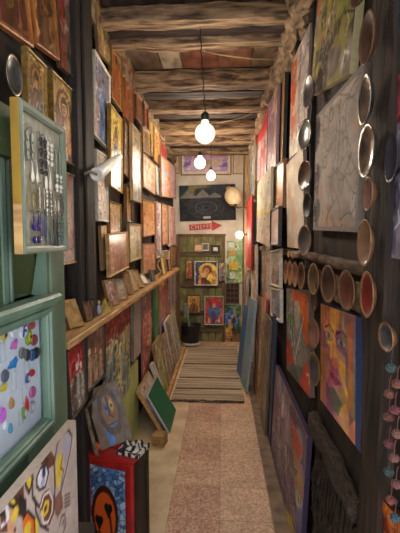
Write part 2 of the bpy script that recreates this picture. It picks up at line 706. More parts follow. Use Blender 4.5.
def st_redfig(p, o):
    p.fill((116, 116, 110))
    p.mottle(18)
    p.poly([(.30, 1), (.95, .95), (1, .5), (.78, .42), (.72, .75), (.45, .9), (.40, .7)], (206, 92, 36))
    p.ell(.52, .72, .17, .14, (96, 88, 84))
    p.poly([(.42, .86), (.62, .88), (.66, .62), (.5, .55), (.40, .66)], (166, 158, 150))
    p.poly([(.4, .56), (.85, .56), (.9, .25), (.6, .18), (.45, .3)], (132, 126, 120))
    p.line([(.14, .62), (.42, .20), (.62, .48), (.80, .72)], .03, (214, 210, 200))
    p.ell(.26, .62, .11, .05, (104, 164, 62))
    p.line([(.22, .62), (.30, .42)], .02, (60, 110, 50))
    p.poly([(0, .40), (.22, .36), (.5, .02), (.1, .06), (0, .1)], (190, 52, 42))
    p.poly([(.62, .0), (1, .0), (1, .30), (.84, .28)], (196, 56, 44))
    p.poly([(.1, .04), (.4, .2), (.62, .0), (.2, 0)], (60, 74, 66))
    p.mottle(14, 8, 12)


def st_purple(p, o):
    p.fill((98, 80, 112))
    p.mottle(24)
    p.blotch((60, 50, 66), .58, 6, 6, .1, .8)
    p.blotch((150, 110, 96), .66, 7, 7, .1, .7)
    p.blotch((120, 120, 116), .66, 8, 8, .1, .8)
    p.rect(0, .2, .3, 1, (126, 84, 96), .7)
    p.blotch((146, 128, 152), .6, 6, 5)
    p.poly([(.60, .86), (.94, .84), (.78, .55)], (196, 70, 60))
    p.poly([(.74, .7), (.98, .62), (.96, .3), (.82, .42)], (176, 130, 70))
    p.ell(.36, .78, .05, .13, (190, 186, 200))
    for _ in range(80):
        a = p.rng.uniform(.05, .95)
        b = p.rng.uniform(.02, .5)
        p.line([(a, b), (a + p.rng.uniform(-.1, .1), b + p.rng.uniform(-.14, .14)), (a + p.rng.uniform(-.12, .12), b + p.rng.uniform(-.14, .14))], .014, [(192, 184, 178), (140, 130, 140), (74, 60, 84)][int(p.rng.integers(0, 3))])
    p.line([(.22, .95), (.28, .5), (.2, .2)], .012, (206, 200, 206))
    p.line([(.55, .95), (.52, .6), (.6, .3)], .012, (206, 200, 206))
    p.rect(.9, 1, 0, .45, (70, 96, 140), .8)
    p.poly([(.6, 0), (.9, 0), (.8, .14)], (196, 170, 60))
    p.mottle(14, 10, 10)
    p.rect(0, 1, .985, 1, (140, 122, 158))


def st_tribal(p, o):
    tau = (176, 158, 148)
    blk = (34, 28, 30)
    br = (98, 58, 40)
    ye = (206, 176, 58)
    wh = (214, 206, 206)

    def m(*pts):
        """sketch measured off the photo's corner, taken back to the flat canvas"""
        out = []
        for X, Y in pts:
            px, py = X / 4.33, 410 + Y / 4.33
            q = on_x(px, py, -.43)
            out.append(((q.y - .60) / (on_x(77, 470, -.43).y - .60), (q.z - .705) / .36))
        return out
    p.fill(tau)
    p.mottle(9)
    p.poly(m((0, 410), (45, 345), (100, 310), (104, 380), (100, 470), (60, 445), (70, 533), (0, 533)), br)
    p.poly(m((28, 400), (70, 350), (70, 440), (60, 533), (30, 533)), (190, 140, 110))
    p.poly(m((38, 392), (62, 372), (76, 396), (60, 420), (42, 412)), ye)
    p.line(m((38, 392), (62, 372), (76, 396), (60, 420), (42, 412), (38, 392)), .022, blk)
    p.ell(*m((65, 452))[0], .03, .04, ye)
    p.line(m((0, 398), (40, 338), (108, 292)), .03, blk)
    p.line(m((0, 420), (45, 356), (104, 308)), .02, wh)
    p.line(m((0, 440), (30, 420), (34, 470), (10, 500)), .03, wh)
    p.line(m((0, 455), (20, 440), (22, 480)), .02, blk)
    for k in range(5):
        p.line(m((84, 372 + 16 * k), (112, 396 + 16 * k)), .02, blk)
    p.poly(m((130, 235), (140, 300), (126, 352), (112, 322), (118, 270)), ye)
    p.line(m((130, 228), (142, 300), (126, 360), (110, 322), (118, 265), (130, 228)), .02, blk)
    p.line(m((140, 300), (142, 380), (170, 420)), .02, blk)
    p.poly(m((100, 470), (120, 440), (148, 470), (150, 533), (100, 533)), (206, 96, 30))
    p.ell(*m((118, 522))[0], .035, .05, ye)
    p.line(m((100, 470), (120, 438), (150, 470), (152, 533)), .02, blk)
    p.poly(m((152, 470), (164, 466), (166, 533), (154, 533)), ye)
    p.poly(m((165, 200), (185, 182), (215, 165), (236, 200), (232, 240), (206, 256), (180, 240)), br)
    p.poly(m((178, 205), (200, 192), (214, 214), (200, 236)), (64, 34, 26))
    p.poly(m((160, 300), (176, 256), (198, 240), (208, 268), (194, 330), (172, 344)), wh)
    p.line(m((158, 330), (160, 290), (176, 252), (202, 238), (210, 272), (196, 332), (172, 346), (160, 330)), .018, blk)
    p.ell(*m((190, 272))[0], .02, .04, (40, 50, 90))
    p.ell(*m((186, 312))[0], .025, .03, (150, 150, 176))
    p.poly(m((168, 420), (186, 360), (214, 340), (236, 380), (236, 440), (214, 500), (186, 510)), br)
    p.line(m((176, 420), (190, 370), (214, 352), (228, 388), (226, 440), (208, 486), (188, 490), (178, 440)), .018, wh)
    p.line(m((184, 440), (196, 402), (210, 398), (206, 436), (192, 456), (184, 440)), .026, ye)
    p.line(m((150, 380), (156, 440), (176, 500), (210, 520)), .018, blk)
    p.poly(m((244, 205), (272, 186), (270, 260), (256, 334), (240, 330)), ye)
    p.poly(m((272, 120), (296, 98), (304, 120), (300, 170), (282, 252), (276, 200)), (156, 148, 160))
    p.line(m((236, 380), (238, 320), (234, 230), (250, 142), (275, 97), (296, 86), (312, 112), (306, 165), (290, 245), (268, 335), (250, 385)), .02, (58, 40, 44))
    p.line(m((272, 190), (262, 250), (276, 262), (264, 330)), .012, (58, 40, 44))
    p.poly(m((238, 380), (268, 340), (272, 420), (250, 470), (236, 440)), (120, 84, 70))
    for k in range(4):
        p.line(m((280, 372 + 16 * k), (302, 360 + 16 * k)), .012, (70, 50, 48))
    p.line(m((258, 500), (266, 460), (280, 450), (286, 500), (272, 533)), .014, (80, 58, 52))
    p.line(m((268, 500), (276, 474), (278, 510)), .012, (80, 58, 52))
    p.mottle(7, 9, 9)


def st_mountain(p, o):
    p.fill((24, 31, 42))
    p.mottle(16)
    p.rect(0, 1, .72, 1, (38, 48, 56))
    p.blotch((120, 112, 74), .6, 9, 4)
    p.poly([(0, .66), (.08, .74), (.14, .86), (.24, .72), (.30, .70), (.42, .88), (.54, .70), (.64, .78), (.74, .68), (.74, .62), (0, .6)], (120, 118, 112))
    p.rect(0, 1, 0, .64, (22, 27, 34), .9)
    for k in range(5):
        p.ring(.47, .36, .07 + .06 * k, .06 + .055 * k, .012, [(62, 72, 80), (44, 56, 70), (76, 80, 78), (40, 52, 66), (56, 60, 60)][k])
    for _ in range(70):
        a, b = p.rng.uniform(0, 1), p.rng.uniform(.03, .6)
        p.line([(a, b), (a + .06, b + p.rng.uniform(-.03, .03))], .010, [(62, 72, 80), (42, 54, 72), (80, 78, 66), (18, 22, 30)][int(p.rng.integers(0, 4))])
    p.ell(.88, .88, .05, .06, (204, 150, 60))
    p.rect(.42, .55, .05, .12, (170, 168, 160))
    p.mottle(10, 14, 10)


def st_lilac(p, o):
    p.fill((184, 150, 196))
    p.mottle(14)
    p.rect(0, 1, .30, .52, (132, 100, 176))
    p.rect(0, 1, .05, .30, (176, 146, 196))
    p.blotch((214, 186, 206), .58, 8, 4)
    p.rect(.40, .78, .30, .62, (206, 176, 120), .6)
    p.ell(.7, .8, .2, .12, (206, 150, 170))
    p.mottle(12)
    p.border(.13, (222, 204, 186))


def st_arch(p, o):
    p.fill((120, 92, 60))
    p.ell(.5, .62, .44, .34, (190, 44, 50))
    p.rect(.06, .94, .05, .62, (190, 44, 50))
    p.ell(.32, .45, .16, .22, (70, 110, 150))
    p.ell(.68, .45, .16, .22, (70, 110, 150))
    p.poly([(.36, .05), (.42, .6), (.58, .6), (.64, .05)], (70, 60, 110))
    p.ell(.5, .68, .09, .09, (200, 160, 110))
    p.poly([(.16, .05), (.22, .3), (.3, .05)], (206, 190, 170))
    p.poly([(.84, .05), (.78, .3), (.7, .05)], (206, 190, 170))
    p.mottle(14)


def st_embrace(p, o):
    p.fill((40, 48, 88))
    p.mottle(14)
    p.ell(.58, .62, .40, .30, (216, 180, 60))
    p.poly([(.15, 0), (.2, .4), (.45, .62), (.85, .6), (.98, .2), (.98, 0)], (196, 136, 40))
    p.poly([(.3, 0), (.3, .3), (.5, .45), (.72, .3), (.7, 0)], (90, 34, 26))
    p.ell(.56, .66, .19, .17, (110, 50, 30))
    p.ell(.52, .60, .12, .11, (206, 160, 110))
    p.ell(.40, .42, .13, .10, (216, 176, 120))
    p.poly([(.5, .3), (.7, .5), (.85, .3), (.7, .12)], (226, 196, 80))
    p.mottle(14)
    p.border(.03, (222, 214, 190))


def st_door(p, o):
    p.fill((112, 112, 66))
    p.mottle(14, 5, 6)
    p.blotch((140, 148, 84), .55, 14, 10, .25, .6)
    p.blotch((96, 80, 54), .60, 9, 12, .25, .6)
    for k in range(1, 6):
        p.line([(k / 6, 0), (k / 6, 1)], .006, (66, 56, 38))
    p.mottle(12, 16, 22)


def st_swirl(p, o):
    p.fill((70, 110, 70))
    p.mottle(18)
    p.ell(.45, .62, .42, .26, (60, 100, 180))
    p.ell(.5, .60, .28, .15, (150, 180, 210))
    p.ell(.56, .58, .16, .08, (50, 80, 160))
    p.blotch((200, 150, 60), .6, 5, 6)
    p.rect(0, 1, 0, .25, (150, 96, 66), .8)
    p.blotch((60, 44, 40), .66, 7, 9)
    p.ell(.3, .2, .2, .08, (206, 130, 60))


def st_head(p, o):
    """round blue and ochre mask on slanted bands"""
    p.fill((104, 86, 66))
    p.poly([(.05, .98), (.34, .98), (.2, .02), (.02, .02)], (110, 88, 70))
    p.poly([(.22, .9), (.42, .9), (.5, .02), (.28, .02)], (74, 112, 168))
    p.poly([(.66, .8), (.86, .85), (.9, .5), (.72, .4)], (84, 112, 162))
    p.ell(.55, .56, .28, .34, (140, 96, 58))
    p.ring(.55, .56, .28, .34, .03, (84, 64, 52))
    p.ell(.47, .62, .06, .1, (90, 128, 176))
    p.ell(.64, .64, .06, .1, (196, 160, 90))
    p.line([(.55, .8), (.53, .5), (.60, .45)], .03, (60, 40, 30))
    p.ell(.55, .34, .12, .05, (90, 110, 140))
    p.line([(.44, .34), (.66, .36)], .02, (50, 36, 30))
    p.ell(.47, .62, .03, .03, (30, 26, 24))
    p.ell(.64, .64, .03, .03, (30, 26, 24))
    p.mottle(14, 9, 9)


def st_skull(p, o):
    p.vor([(86, 122, 168), (120, 152, 190), (60, 92, 140), (156, 178, 200)], 120, (40, 56, 84))
    p.ell(.42, .36, .33, .36, (206, 84, 26))
    p.ring(.42, .36, .33, .36, .02, (60, 26, 16))
    for cx, cy in ((.52, .46), (.26, .28)):
        p.ell(cx - .05, cy + .03, .06, .055, (22, 16, 14))
        p.ell(cx + .05, cy + .03, .06, .055, (22, 16, 14))
        p.poly([(cx - .11, cy + .02), (cx + .11, cy + .02), (cx, cy - .12)], (22, 16, 14))
    p.line([(.56, .40), (.60, .2), (.70, .06)], .025, (22, 16, 14))
    p.rect(.26, .36, 0, .12, (180, 190, 190))
    p.line([(.1, .1), (.26, .16), (.44, .06)], .02, (22, 16, 14))


QUIET = {'plain', 'tribal', 'face', 'skull', 'scratch', 'mountain', 'door', 'head'}
STY = {k[3:]: v for k, v in list(globals().items()) if k.startswith('st_')}


def canvas_mesh(name, w, h, t, style, opts, seed, nx, ny, side=None):
    """front face at y=0 from x -w/2..w/2, z 0..h; body runs back to y=t"""
    p = Pic(nx, ny, w / h, seed)
    STY[style](p, opts)
    if style not in QUIET:
        p.detail(opts.get('fine', 46))
    C = lin(np.clip(p.C, 0, 255)).reshape(-1, 3)
    X = (p.U.reshape(-1) - .5) * w
    Z = p.V.reshape(-1) * h
    co = np.zeros((nx * ny, 3))
    co[:, 0] = X
    co[:, 2] = Z
    idx = np.arange(nx * ny).reshape(ny, nx)
    q = np.stack([idx[:-1, :-1], idx[:-1, 1:], idx[1:, 1:], idx[1:, :-1]], -1).reshape(-1, 4)
    sc = lin(side if side else np.clip(p.C.reshape(-1, 3).mean(0) * .8, 0, 255))
    b = [(-w / 2, 0, 0), (w / 2, 0, 0), (w / 2, 0, h), (-w / 2, 0, h), (-w / 2, t, 0), (w / 2, t, 0), (w / 2, t, h), (-w / 2, t, h)]
    n0 = nx * ny
    sq = np.array([(0, 4, 5, 1), (1, 5, 6, 2), (2, 6, 7, 3), (3, 7, 4, 0), (4, 7, 6, 5)]) + n0
    co = np.vstack([co, np.array(b)])
    C = np.vstack([C, np.tile(sc, (8, 1))])
    q = np.vstack([q, sq])
    me = bpy.data.meshes.new(name)
    me.from_pydata(co.tolist(), [], q.tolist())
    a = me.attributes.new('Col', 'FLOAT_COLOR', 'POINT')
    a.data.foreach_set('color', np.hstack([C, np.ones((len(C), 1))]).astype(np.float32).ravel())
    return me


def frame_mesh(mb, w, h, fw, t, front):
    """mitred moulding around a w x h opening's outside size, z from 0"""
    prof = [(0, t), (0, -front * .7), (fw * .25, -front), (fw * .65, -front * .75), (fw, -front * .2), (fw, .004)]
    rings = []
    for ins, y in prof:
        rings.append([mb.bm.verts.new(c) for c in ((-w / 2 + ins, y, ins), (w / 2 - ins, y, ins), (w / 2 - ins, y, h - ins), (-w / 2 + ins, y, h - ins))])
    rings.append(rings[0])
    mb.skin(rings, cap=False)
    return mb


SEED = [11]


def picture(M, w, h, style, opts, label, name='framed_painting', cat='painting', frame=W_BROWN, fw=.014, t=.016, front=.009,
            res=(24, 36), surf=None, group=None, edge=None):
    SEED[0] += 1
    nx = int(min(max(res[0], 8), 110))
    ny = int(min(max(res[1], 10), 130))
    surf = surf or PAINT
    if frame is None:
        me = canvas_mesh(name, w, h, t, style, opts, SEED[0], nx, ny, edge)
        o = link(name, me, surf, None, M)
        return tag(o, label, cat, group)
    root = empty(name, M)
    tag(root, label, cat, group)
    me = canvas_mesh('canvas', w - fw * 1.2, h - fw * 1.2, t * .6, style, opts, SEED[0], nx, ny, edge)
    c = link('canvas', me, surf, root)
    c.location = (0, 0, fw * .6)
    mb = MB()
    frame_mesh(mb, w, h, fw, t, front)
    mb.build('frame', frame, root)
    return root


def wall_quad(side, X, near, far):
    """near/far = (px, y_top, y_bottom); returns matrix at bottom centre, width, height, pixel size"""
    a0 = on_x(near[0], near[1], X)
    a1 = on_x(near[0], near[2], X)
    b0 = on_x(far[0], far[1], X)
    b1 = on_x(far[0], far[2], X)
    h = ((a0.z - a1.z) + (b0.z - b1.z)) / 2
    w = abs((b0.y + b1.y) / 2 - (a0.y + a1.y) / 2)
    roll = math.atan2((b0.z - a0.z + b1.z - a1.z) / 2, w)
    cen = (a0 + a1 + b0 + b1) / 4
    hpx = max(near[2] - near[1], far[2] - far[1])
    wpx = abs(near[0] - far[0])
    if side == 'L':
        M = T(*cen) @ R(math.pi / 2, 'Z') @ R(-roll, 'Y') @ T(0, 0, -h / 2)
    else:
        M = T(*cen) @ R(-math.pi / 2, 'Z') @ R(roll, 'Y') @ T(0, 0, -h / 2)
    return M, w, h, (wpx * 1.5, hpx * 1.3)


PLACED = []


def hang(side, X, near, far, style, opts, label, lean=0.0, zmax=None, **kw):
    """a picture flat on a side wall; where two would share a place the later one hangs in front"""
    t = kw.get('t', .016)
    fr = 0.0 if kw.get('frame', 1) is None else kw.get('front', .009)
    sg = 1 if side == 'L' else -1
    for _ in range(30):
        M, w, h, res = wall_quad(side, X, near, far)
        w *= 1.0
        h *= 1.015
        c = M @ Vector((0, 0, h / 2))
        box = (side, c.y - w / 2, c.y + w / 2, c.z - h / 2, c.z + h / 2, X - sg * t, X + sg * fr)
        hit = False
        for b in PLACED:
            if b[0] != side:
                continue
            oy = min(box[2], b[2]) - max(box[1], b[1])
            oz = min(box[4], b[4]) - max(box[3], b[3])
            lo, hi = min(box[5:]), max(box[5:])
            bl, bh = min(b[5:]), max(b[5:])
            if oy > -.004 and oz > -.004 and min(hi, bh) - max(lo, bl) > -.002:
                hit = True
                break
        if not hit:
            break
        X += sg * .006
    PLACED.append(box)
    if zmax is not None:
        top = (M @ Vector((0, 0, h))).z
        if top > zmax:
            h -= top - zmax
    if lean:
        M = M @ R(math.radians(-lean), 'X')
    kw.setdefault('res', res)
    return picture(M, w, h, style, opts, label, **kw)


# palettes
EARTH = [(120, 78, 46), (176, 118, 60), (86, 56, 40), (196, 150, 92), (146, 60, 40), (70, 70, 66)]
PASTEL = [(214, 186, 172), (190, 150, 160), (222, 206, 186), (170, 150, 176), (206, 160, 140), (156, 170, 176)]
FIRE = [(196, 70, 46), (222, 130, 60), (176, 50, 50), (226, 176, 90), (120, 60, 60)]
MULTI = [(176, 60, 50), (70, 110, 160), (206, 160, 70), (90, 130, 80), (200, 190, 176), (130, 84, 110)]
PALE = [(222, 214, 196), (206, 190, 166), (190, 180, 168), (226, 206, 170), (176, 160, 144)]
RW = random.Random(5)

# ------------------------------------------------------------------ the passage itself
XL, XR, YE, ZC = -0.745, 0.475, 6.02, 2.96


def structure(name, mb, m, M=None):
    return mb.build(name, m, None, M, 'structure')


def tile_floor_mat():
    m, nt, p = base_mat('terrazzo_tiles')
    tc = nt.nodes.new('ShaderNodeTexCoord')
    sp = nt.nodes.new('ShaderNodeSeparateXYZ')
    L = nt.links.new
    L(tc.outputs['Object'], sp.inputs[0])

    def math_(op, a, b=None, c=None):
        n = nt.nodes.new('ShaderNodeMath')
        n.operation = op
        for i, v in enumerate((a, b, c)):
            if v is None:
                continue
            if isinstance(v, (int, float)):
                n.inputs[i].default_value = v
            else:
                L(v, n.inputs[i])
        return n.outputs[0]
    fx = math_('DIVIDE', sp.outputs['X'], .3)
    fy = math_('DIVIDE', sp.outputs['Y'], .3)
    cx = math_('FLOOR', fx)
    cy = math_('FLOOR', fy)
    cb = nt.nodes.new('ShaderNodeCombineXYZ')
    L(cx, cb.inputs[0])
    L(cy, cb.inputs[1])
    wnz = nt.nodes.new('ShaderNodeTexWhiteNoise')
    wnz.noise_dimensions = '2D'
    L(cb.outputs[0], wnz.inputs['Vector'])
    # each tile's own tone, left row redder than the right row
    side = math_('GREATER_THAN', sp.outputs['X'], 0.0)
    tone = math_('ADD', math_('MULTIPLY', wnz.outputs['Value'], .4), math_('MULTIPLY', side, .6))
    r1 = nt.nodes.new('ShaderNodeValToRGB')
    r1.color_ramp.elements[0].color = rgba((188, 134, 106))
    r1.color_ramp.elements[1].color = rgba((236, 202, 166))
    L(tone, r1.inputs['Fac'])
    vo = nt.nodes.new('ShaderNodeTexVoronoi')
    vo.inputs['Scale'].default_value = 90.0
    L(tc.outputs['Object'], vo.inputs['Vector'])
    r2 = nt.nodes.new('ShaderNodeValToRGB')
    e = r2.color_ramp.elements
    e[0].position = .10
    e[0].color = rgba((244, 226, 194))
    e[1].position = .9
    e[1].color = rgba((146, 90, 74))
    m1 = e.new(.5)
    m1.color = rgba((210, 170, 146))
    L(vo.outputs['Color'], r2.inputs['Fac'])
    mx = nt.nodes.new('ShaderNodeMix')
    mx.data_type = 'RGBA'
    mx.inputs['Factor'].default_value = .5
    L(r1.outputs['Color'], mx.inputs['A'])
    L(r2.outputs['Color'], mx.inputs['B'])
    # joints
    jx = math_('LESS_THAN', math_('ABSOLUTE', math_('SUBTRACT', math_('FRACT', fx), .5)), .4965)
    jy = math_('LESS_THAN', math_('ABSOLUTE', math_('SUBTRACT', math_('FRACT', fy), .5)), .4965)
    j = math_('MULTIPLY', jx, jy)
    nz = nt.nodes.new('ShaderNodeTexNoise')
    nz.inputs['Scale'].default_value = 5.0
    nz.inputs['Detail'].default_value = 5.0
    L(tc.outputs['Object'], nz.inputs['Vector'])
    stain = nt.nodes.new('ShaderNodeMapRange')
    stain.inputs['From Min'].default_value = .35
    stain.inputs['From Max'].default_value = .65
    stain.inputs['To Min'].default_value = .86
    stain.inputs['To Max'].default_value = 1.06
    L(nz.outputs['Fac'], stain.inputs['Value'])
    jm = nt.nodes.new('ShaderNodeMix')
    jm.data_type = 'RGBA'
    jm.inputs['A'].default_value = rgba((112, 84, 70))
    L(j, jm.inputs['Factor'])
    L(mx.outputs['Result'], jm.inputs['B'])
    mu = nt.nodes.new('ShaderNodeMix')
    mu.data_type = 'RGBA'
    mu.blend_type = 'MULTIPLY'
    mu.inputs['Factor'].default_value = 1.0
    L(jm.outputs['Result'], mu.inputs['A'])
    L(stain.outputs['Result'], mu.inputs['B'])
    L(mu.outputs['Result'], p.inputs['Base Color'])
    p.inputs['Roughness'].default_value = .55
    return m


STONE = mat('pale_floor_stone', (228, 206, 170), (196, 170, 134), (1, 1, 1), 6, 0.6, bump=.1, detail=6)
CONC = mat('grey_floor_cement', (150, 128, 106), (110, 92, 76), (1, 1, 1), 9, 0.8, bump=.3, detail=7)
structure('floor', MB().box(-.303, .303, -1.0, 6.1, -.08, 0), tile_floor_mat())
structure('floor_side_stone', MB().box(XL - .1, -.303, -1.0, 6.1, -.08, 0.001), STONE)
structure('floor_side_cement', MB().box(.303, XR + .1, -1.0, 6.1, -.08, 0.004), CONC)
structure('wall_left', MB().box(XL - .12, XL, -.35, 6.1, 0, 3.06), W_BACK)
structure('wall_right', MB().box(XR, XR + .12, .70, 6.1, 0, 3.06), W_BACK)
structure('wall_end', MB().box(XL - .12, XR + .12, YE, YE + .12, 0, 3.1), CREAM)
structure('ceiling', MB().box(XL - .12, XR + .12, -.35, YE + .12, ZC, ZC + .1), CEIL)

# ceiling boards seen between the beams
PATCH = [
    ((150, 92, 70), -.30, -.02, 2.62, 3.10), ((196, 180, 156), -.46, -.30, 2.62, 3.10), ((150, 100, 74), -.02, .22, 2.62, 3.10),
    ((128, 104, 80), .22, .46, 2.62, 3.10), ((116, 96, 78), -.72, -.46, 2.62, 3.10), ((120, 104, 92), -.6, -.1, 3.30, 3.72),
    ((94, 82, 74), -.1, .45, 3.30, 3.72), ((134, 112, 88), -.62, .4, 4.0, 4.2), ((120, 110, 84), -.30, .3, 2.0, 2.22),
    ((104, 88, 66), -.7, -.3, 2.0, 2.22)]
for i, (c, x0, x1, y0, y1) in enumerate(PATCH):
    mm = mat('ceiling_panel_%d' % i, c, tuple(int(v * .62) for v in c), (2, 1, 2), 6, .85, bump=.4, detail=8, lo=.32, hi=.6)
    structure('trim_ceiling_board', MB().box(x0 + .004, x1 - .004, y0, y1, ZC - .02, ZC + .01, .003), mm)

# beams across the passage: (front y, width, bottom z, top z, dark)
BEAMS = [(2.22, .10, 2.82, 2.915, 0), (2.345, .095, 2.83, 2.95, 1), (2.46, .10, 2.82, 2.90, 0), (3.13, .14, 2.815, 2.95, 0), (3.38, .16, 2.86, 2.95, 1),
         (3.68, .13, 2.815, 2.92, 0), (3.98, .12, 2.86, 2.95, 1), (4.40, .13, 2.815, 2.925, 0), (4.95, .13, 2.81, 2.93, 0), (5.25, .1, 2.85, 2.94, 1),
         (5.50, .14, 2.80, 2.93, 0), (1.72, .14, 2.82, 2.95, 0)]
for i, (y, w, z0, z1, dk) in enumerate(BEAMS):
    mb = MB()
    rough_bar(mb, 'x', XR - XL + .1, w, z1 - z0, RW, .006, .05, .012 * RW.uniform(-1, 1))
    structure('ceiling_beam', mb, BEAM_D if dk else BEAM, T(XL - .05, y + w / 2, (z0 + z1) / 2))

# crumbling plaster ledge along the top of the right wall
mb = MB()
rough_bar(mb, 'y', 5.6, .11, .18, RW, .03, .05)
structure('trim_cornice', mb, RUBBLE, T(XR - .045, .4, 2.85))
mb = MB()
rough_bar(mb, 'y', 5.6, .06, .18, RW, .02, .06)
structure('trim_ledge', mb, RUBBLE, T(XL + .02, .4, 2.86))

# masonry pier and jamb at the far right
structure('trim_pier', MB().box(.405, XR, 4.95, YE, 0, 3.0, .006), CREAM)
structure('trim_jamb', MB().box(.335, .405, 5.62, YE, 0, 2.9, .006), mat('jamb_wood', (186, 160, 124), (140, 112, 82), (4, 4, .6), 8, .7, bump=.3))

# standing timbers
mb = MB()
mb.box(-.05, .02, -.13, .11, 0, 2.93, .006)
mb.box(.02, .035, -.06, .06, 0, 2.95, .004)
o = structure('trim_post', mb, POST, T(-.69, 1.93, 0))
mb = MB()
rough_bar(mb, 'z', 3.0, .11, .155, RW, .006, .08)
o = structure('trim_post', mb, POST_R, T(.485, 1.115, 0))
mb = MB()
rough_bar(mb, 'z', 3.0, .05, .10, RW, .006, .08)
structure('trim_post', mb, POST, T(.475, 2.06, 0))
mb = MB()
rough_bar(mb, 'z', 2.0, .05, .07, RW, .006, .08)
structure('trim_post', mb, POST, T(.47, 2.42, 1.0))
# low hewn rail along the right wall and the plate rail
mb = MB()
rough_bar(mb, 'y', .60, .05, .08, RW, .008, .05)
o = mb.build('wall_rail', mat('bark_rail', (84, 66, 52), (32, 24, 19), (4, 1, 4), 26, .9, bump=1.0, detail=8), None, T(.440, 1.20, .735) @ R(math.radians(1.5), 'X'), smooth=True)
tag(o, 'rough bark-covered timber rail running under the big face painting', 'rail')

# ------------------------------------------------------------------ left wall: pictures in rows
L_ = -.695
# top row by the camera
hang('L', L_, (-26, -170, -2), (25, -110, 47), 'saints', dict(bg=(96, 74, 40), n=2, rows=2, pal=[(90, 40, 26), (70, 60, 40)]),
     'dark icon in an orange-brown frame, hung highest above the oval silver plate', frame=W_ORANGE, fw=.02, surf=GLOSS)
hang('L', L_, (27, -120, 34), (52.5, -85, 57), 'icon', dict(bg=(128, 88, 48), robe=(84, 46, 30), robe2=(110, 70, 40)),
     'brown icon in a thin orange frame above the haloed saint panel', frame=W_ORANGE, fw=.016, surf=GLOSS)
hang('L', L_, (55.5, -93, 59), (76, -62, 83), 'figs', dict(bg=(112, 78, 62), pal=[(150, 36, 30), (160, 130, 110), (70, 76, 84)], n=3, top=(120, 92, 78), topv=.62),
     'red and grey crowded icon with pale lower edge, high beside the black post', frame=W_BROWN, fw=.01, surf=GLOSS)
# two gold icons and a pale picture behind the earring board
hang('L', L_, (26, 49, 122), (46, 67, 138), 'icon', dict(bg=(160, 122, 56), robe=(86, 56, 36), arch=(116, 82, 46), robe2=(120, 60, 40)),
     'gold icon of an arched saint beside the oval silver plate', frame=W_GOLD, fw=.01, surf=GLOSS, name='icon_painting', cat='icon')
hang('L', L_, (52, 72, 156), (75.5, 94.5, 167), 'icon', dict(bg=(172, 136, 74), robe=(130, 76, 76), robe2=(200, 180, 150), child=1, arch=(104, 66, 40)),
     'gold icon with mother and child just above the earring board corner', frame=W_GOLD, fw=.01, surf=GLOSS, name='icon_painting', cat='icon')
hang('L', L_, (52, 168, 268), (77, 178, 262), 'scratch', dict(bg=(206, 174, 160), tint=(160, 70, 60), n=16),
     'pale pink sketch in a reddish frame half hidden behind the earring board', frame=W_TAN, fw=.012)
# beyond the post: topmost row
hang('L', -.68, (97, -6, 51), (109.5, 16, 62), 'patch', dict(pal=[(150, 132, 70), (120, 84, 60), (96, 72, 60), (150, 110, 90)], n=18),
     'olive and mauve patchy panel tilted out under the ceiling beside the black post', frame=None, t=.018)
hang('L', L_, (93.5, 50, 134.5), (109.5, 77, 151.5), 'figs', dict(bg=(110, 122, 150), pal=[(196, 150, 130), (170, 90, 70), (70, 90, 130)], n=3, top=(126, 122, 136), topv=.66),
     'blue-grey picture of standing figures in a white frame next to the black post', frame=W_WHITE, fw=.014)
hang('L', L_, (110.5, 35, 96), (121.5, 56, 112), 'icon', dict(bg=(190, 116, 50), robe=(150, 70, 30), robe2=(180, 90, 40), halo=(206, 140, 60)),
     'orange icon in a thin yellow frame below the first ceiling beam', frame=W_GOLD, fw=.012, surf=GLOSS, name='icon_painting', cat='icon')
hang('L', L_, (124.5, 58, 117), (132.5, 75, 127), 'icon', dict(bg=(184, 98, 52), robe=(160, 60, 36), robe2=(140, 80, 40)),
     'rust-orange icon, second one beyond the post under the beams', frame=W_ORANGE, fw=.012, surf=GLOSS, name='icon_painting', cat='icon')
hang('L', L_, (135.3, 80, 117), (142.8, 94, 129), 'streak', dict(pal=[(150, 96, 58), (120, 80, 54), (176, 84, 52)], n=6),
     'brown panel with a red foot, just under the third ceiling beam', frame=W_BROWN, fw=.014)
hang('L', L_, (143.6, 103, 126), (147.2, 109, 129), 'streak', dict(pal=[(186, 72, 50), (150, 60, 44)], n=3),
     'slim red strip picture beside the brown panel under the beams', frame=W_BROWN, fw=.012)
hang('L', L_, (147.8, 112, 150), (153, 123, 157), 'streak', dict(pal=[(196, 160, 90), (150, 110, 60), (176, 130, 70)], n=4),
     'narrow ochre icon high up where the left row meets the beams', frame=W_TAN, fw=.014)
hang('L', L_, (153.6, 124, 160), (159.3, 134, 166), 'icon', dict(bg=(206, 160, 96), robe=(170, 100, 50), robe2=(190, 130, 70)),
     'small golden icon hung highest before the small red one', frame=W_TAN, fw=.014, name='icon_painting', cat='icon')
hang('L', L_, (160, 138, 156), (166.5, 150, 163), 'streak', dict(pal=[(190, 50, 54), (176, 66, 66)], n=4),
     'small red picture hung highest towards the end wall', frame=W_TAN, fw=.012)
hang('L', L_, (161, 159, 193), (175.5, 165, 201), 'streak', dict(pal=[(190, 160, 190), (214, 180, 176), (170, 150, 190), (206, 150, 110), (160, 180, 200)], n=8),
     'lilac-pink picture, last of its row before the cream end wall', frame=W_TAN, fw=.014)
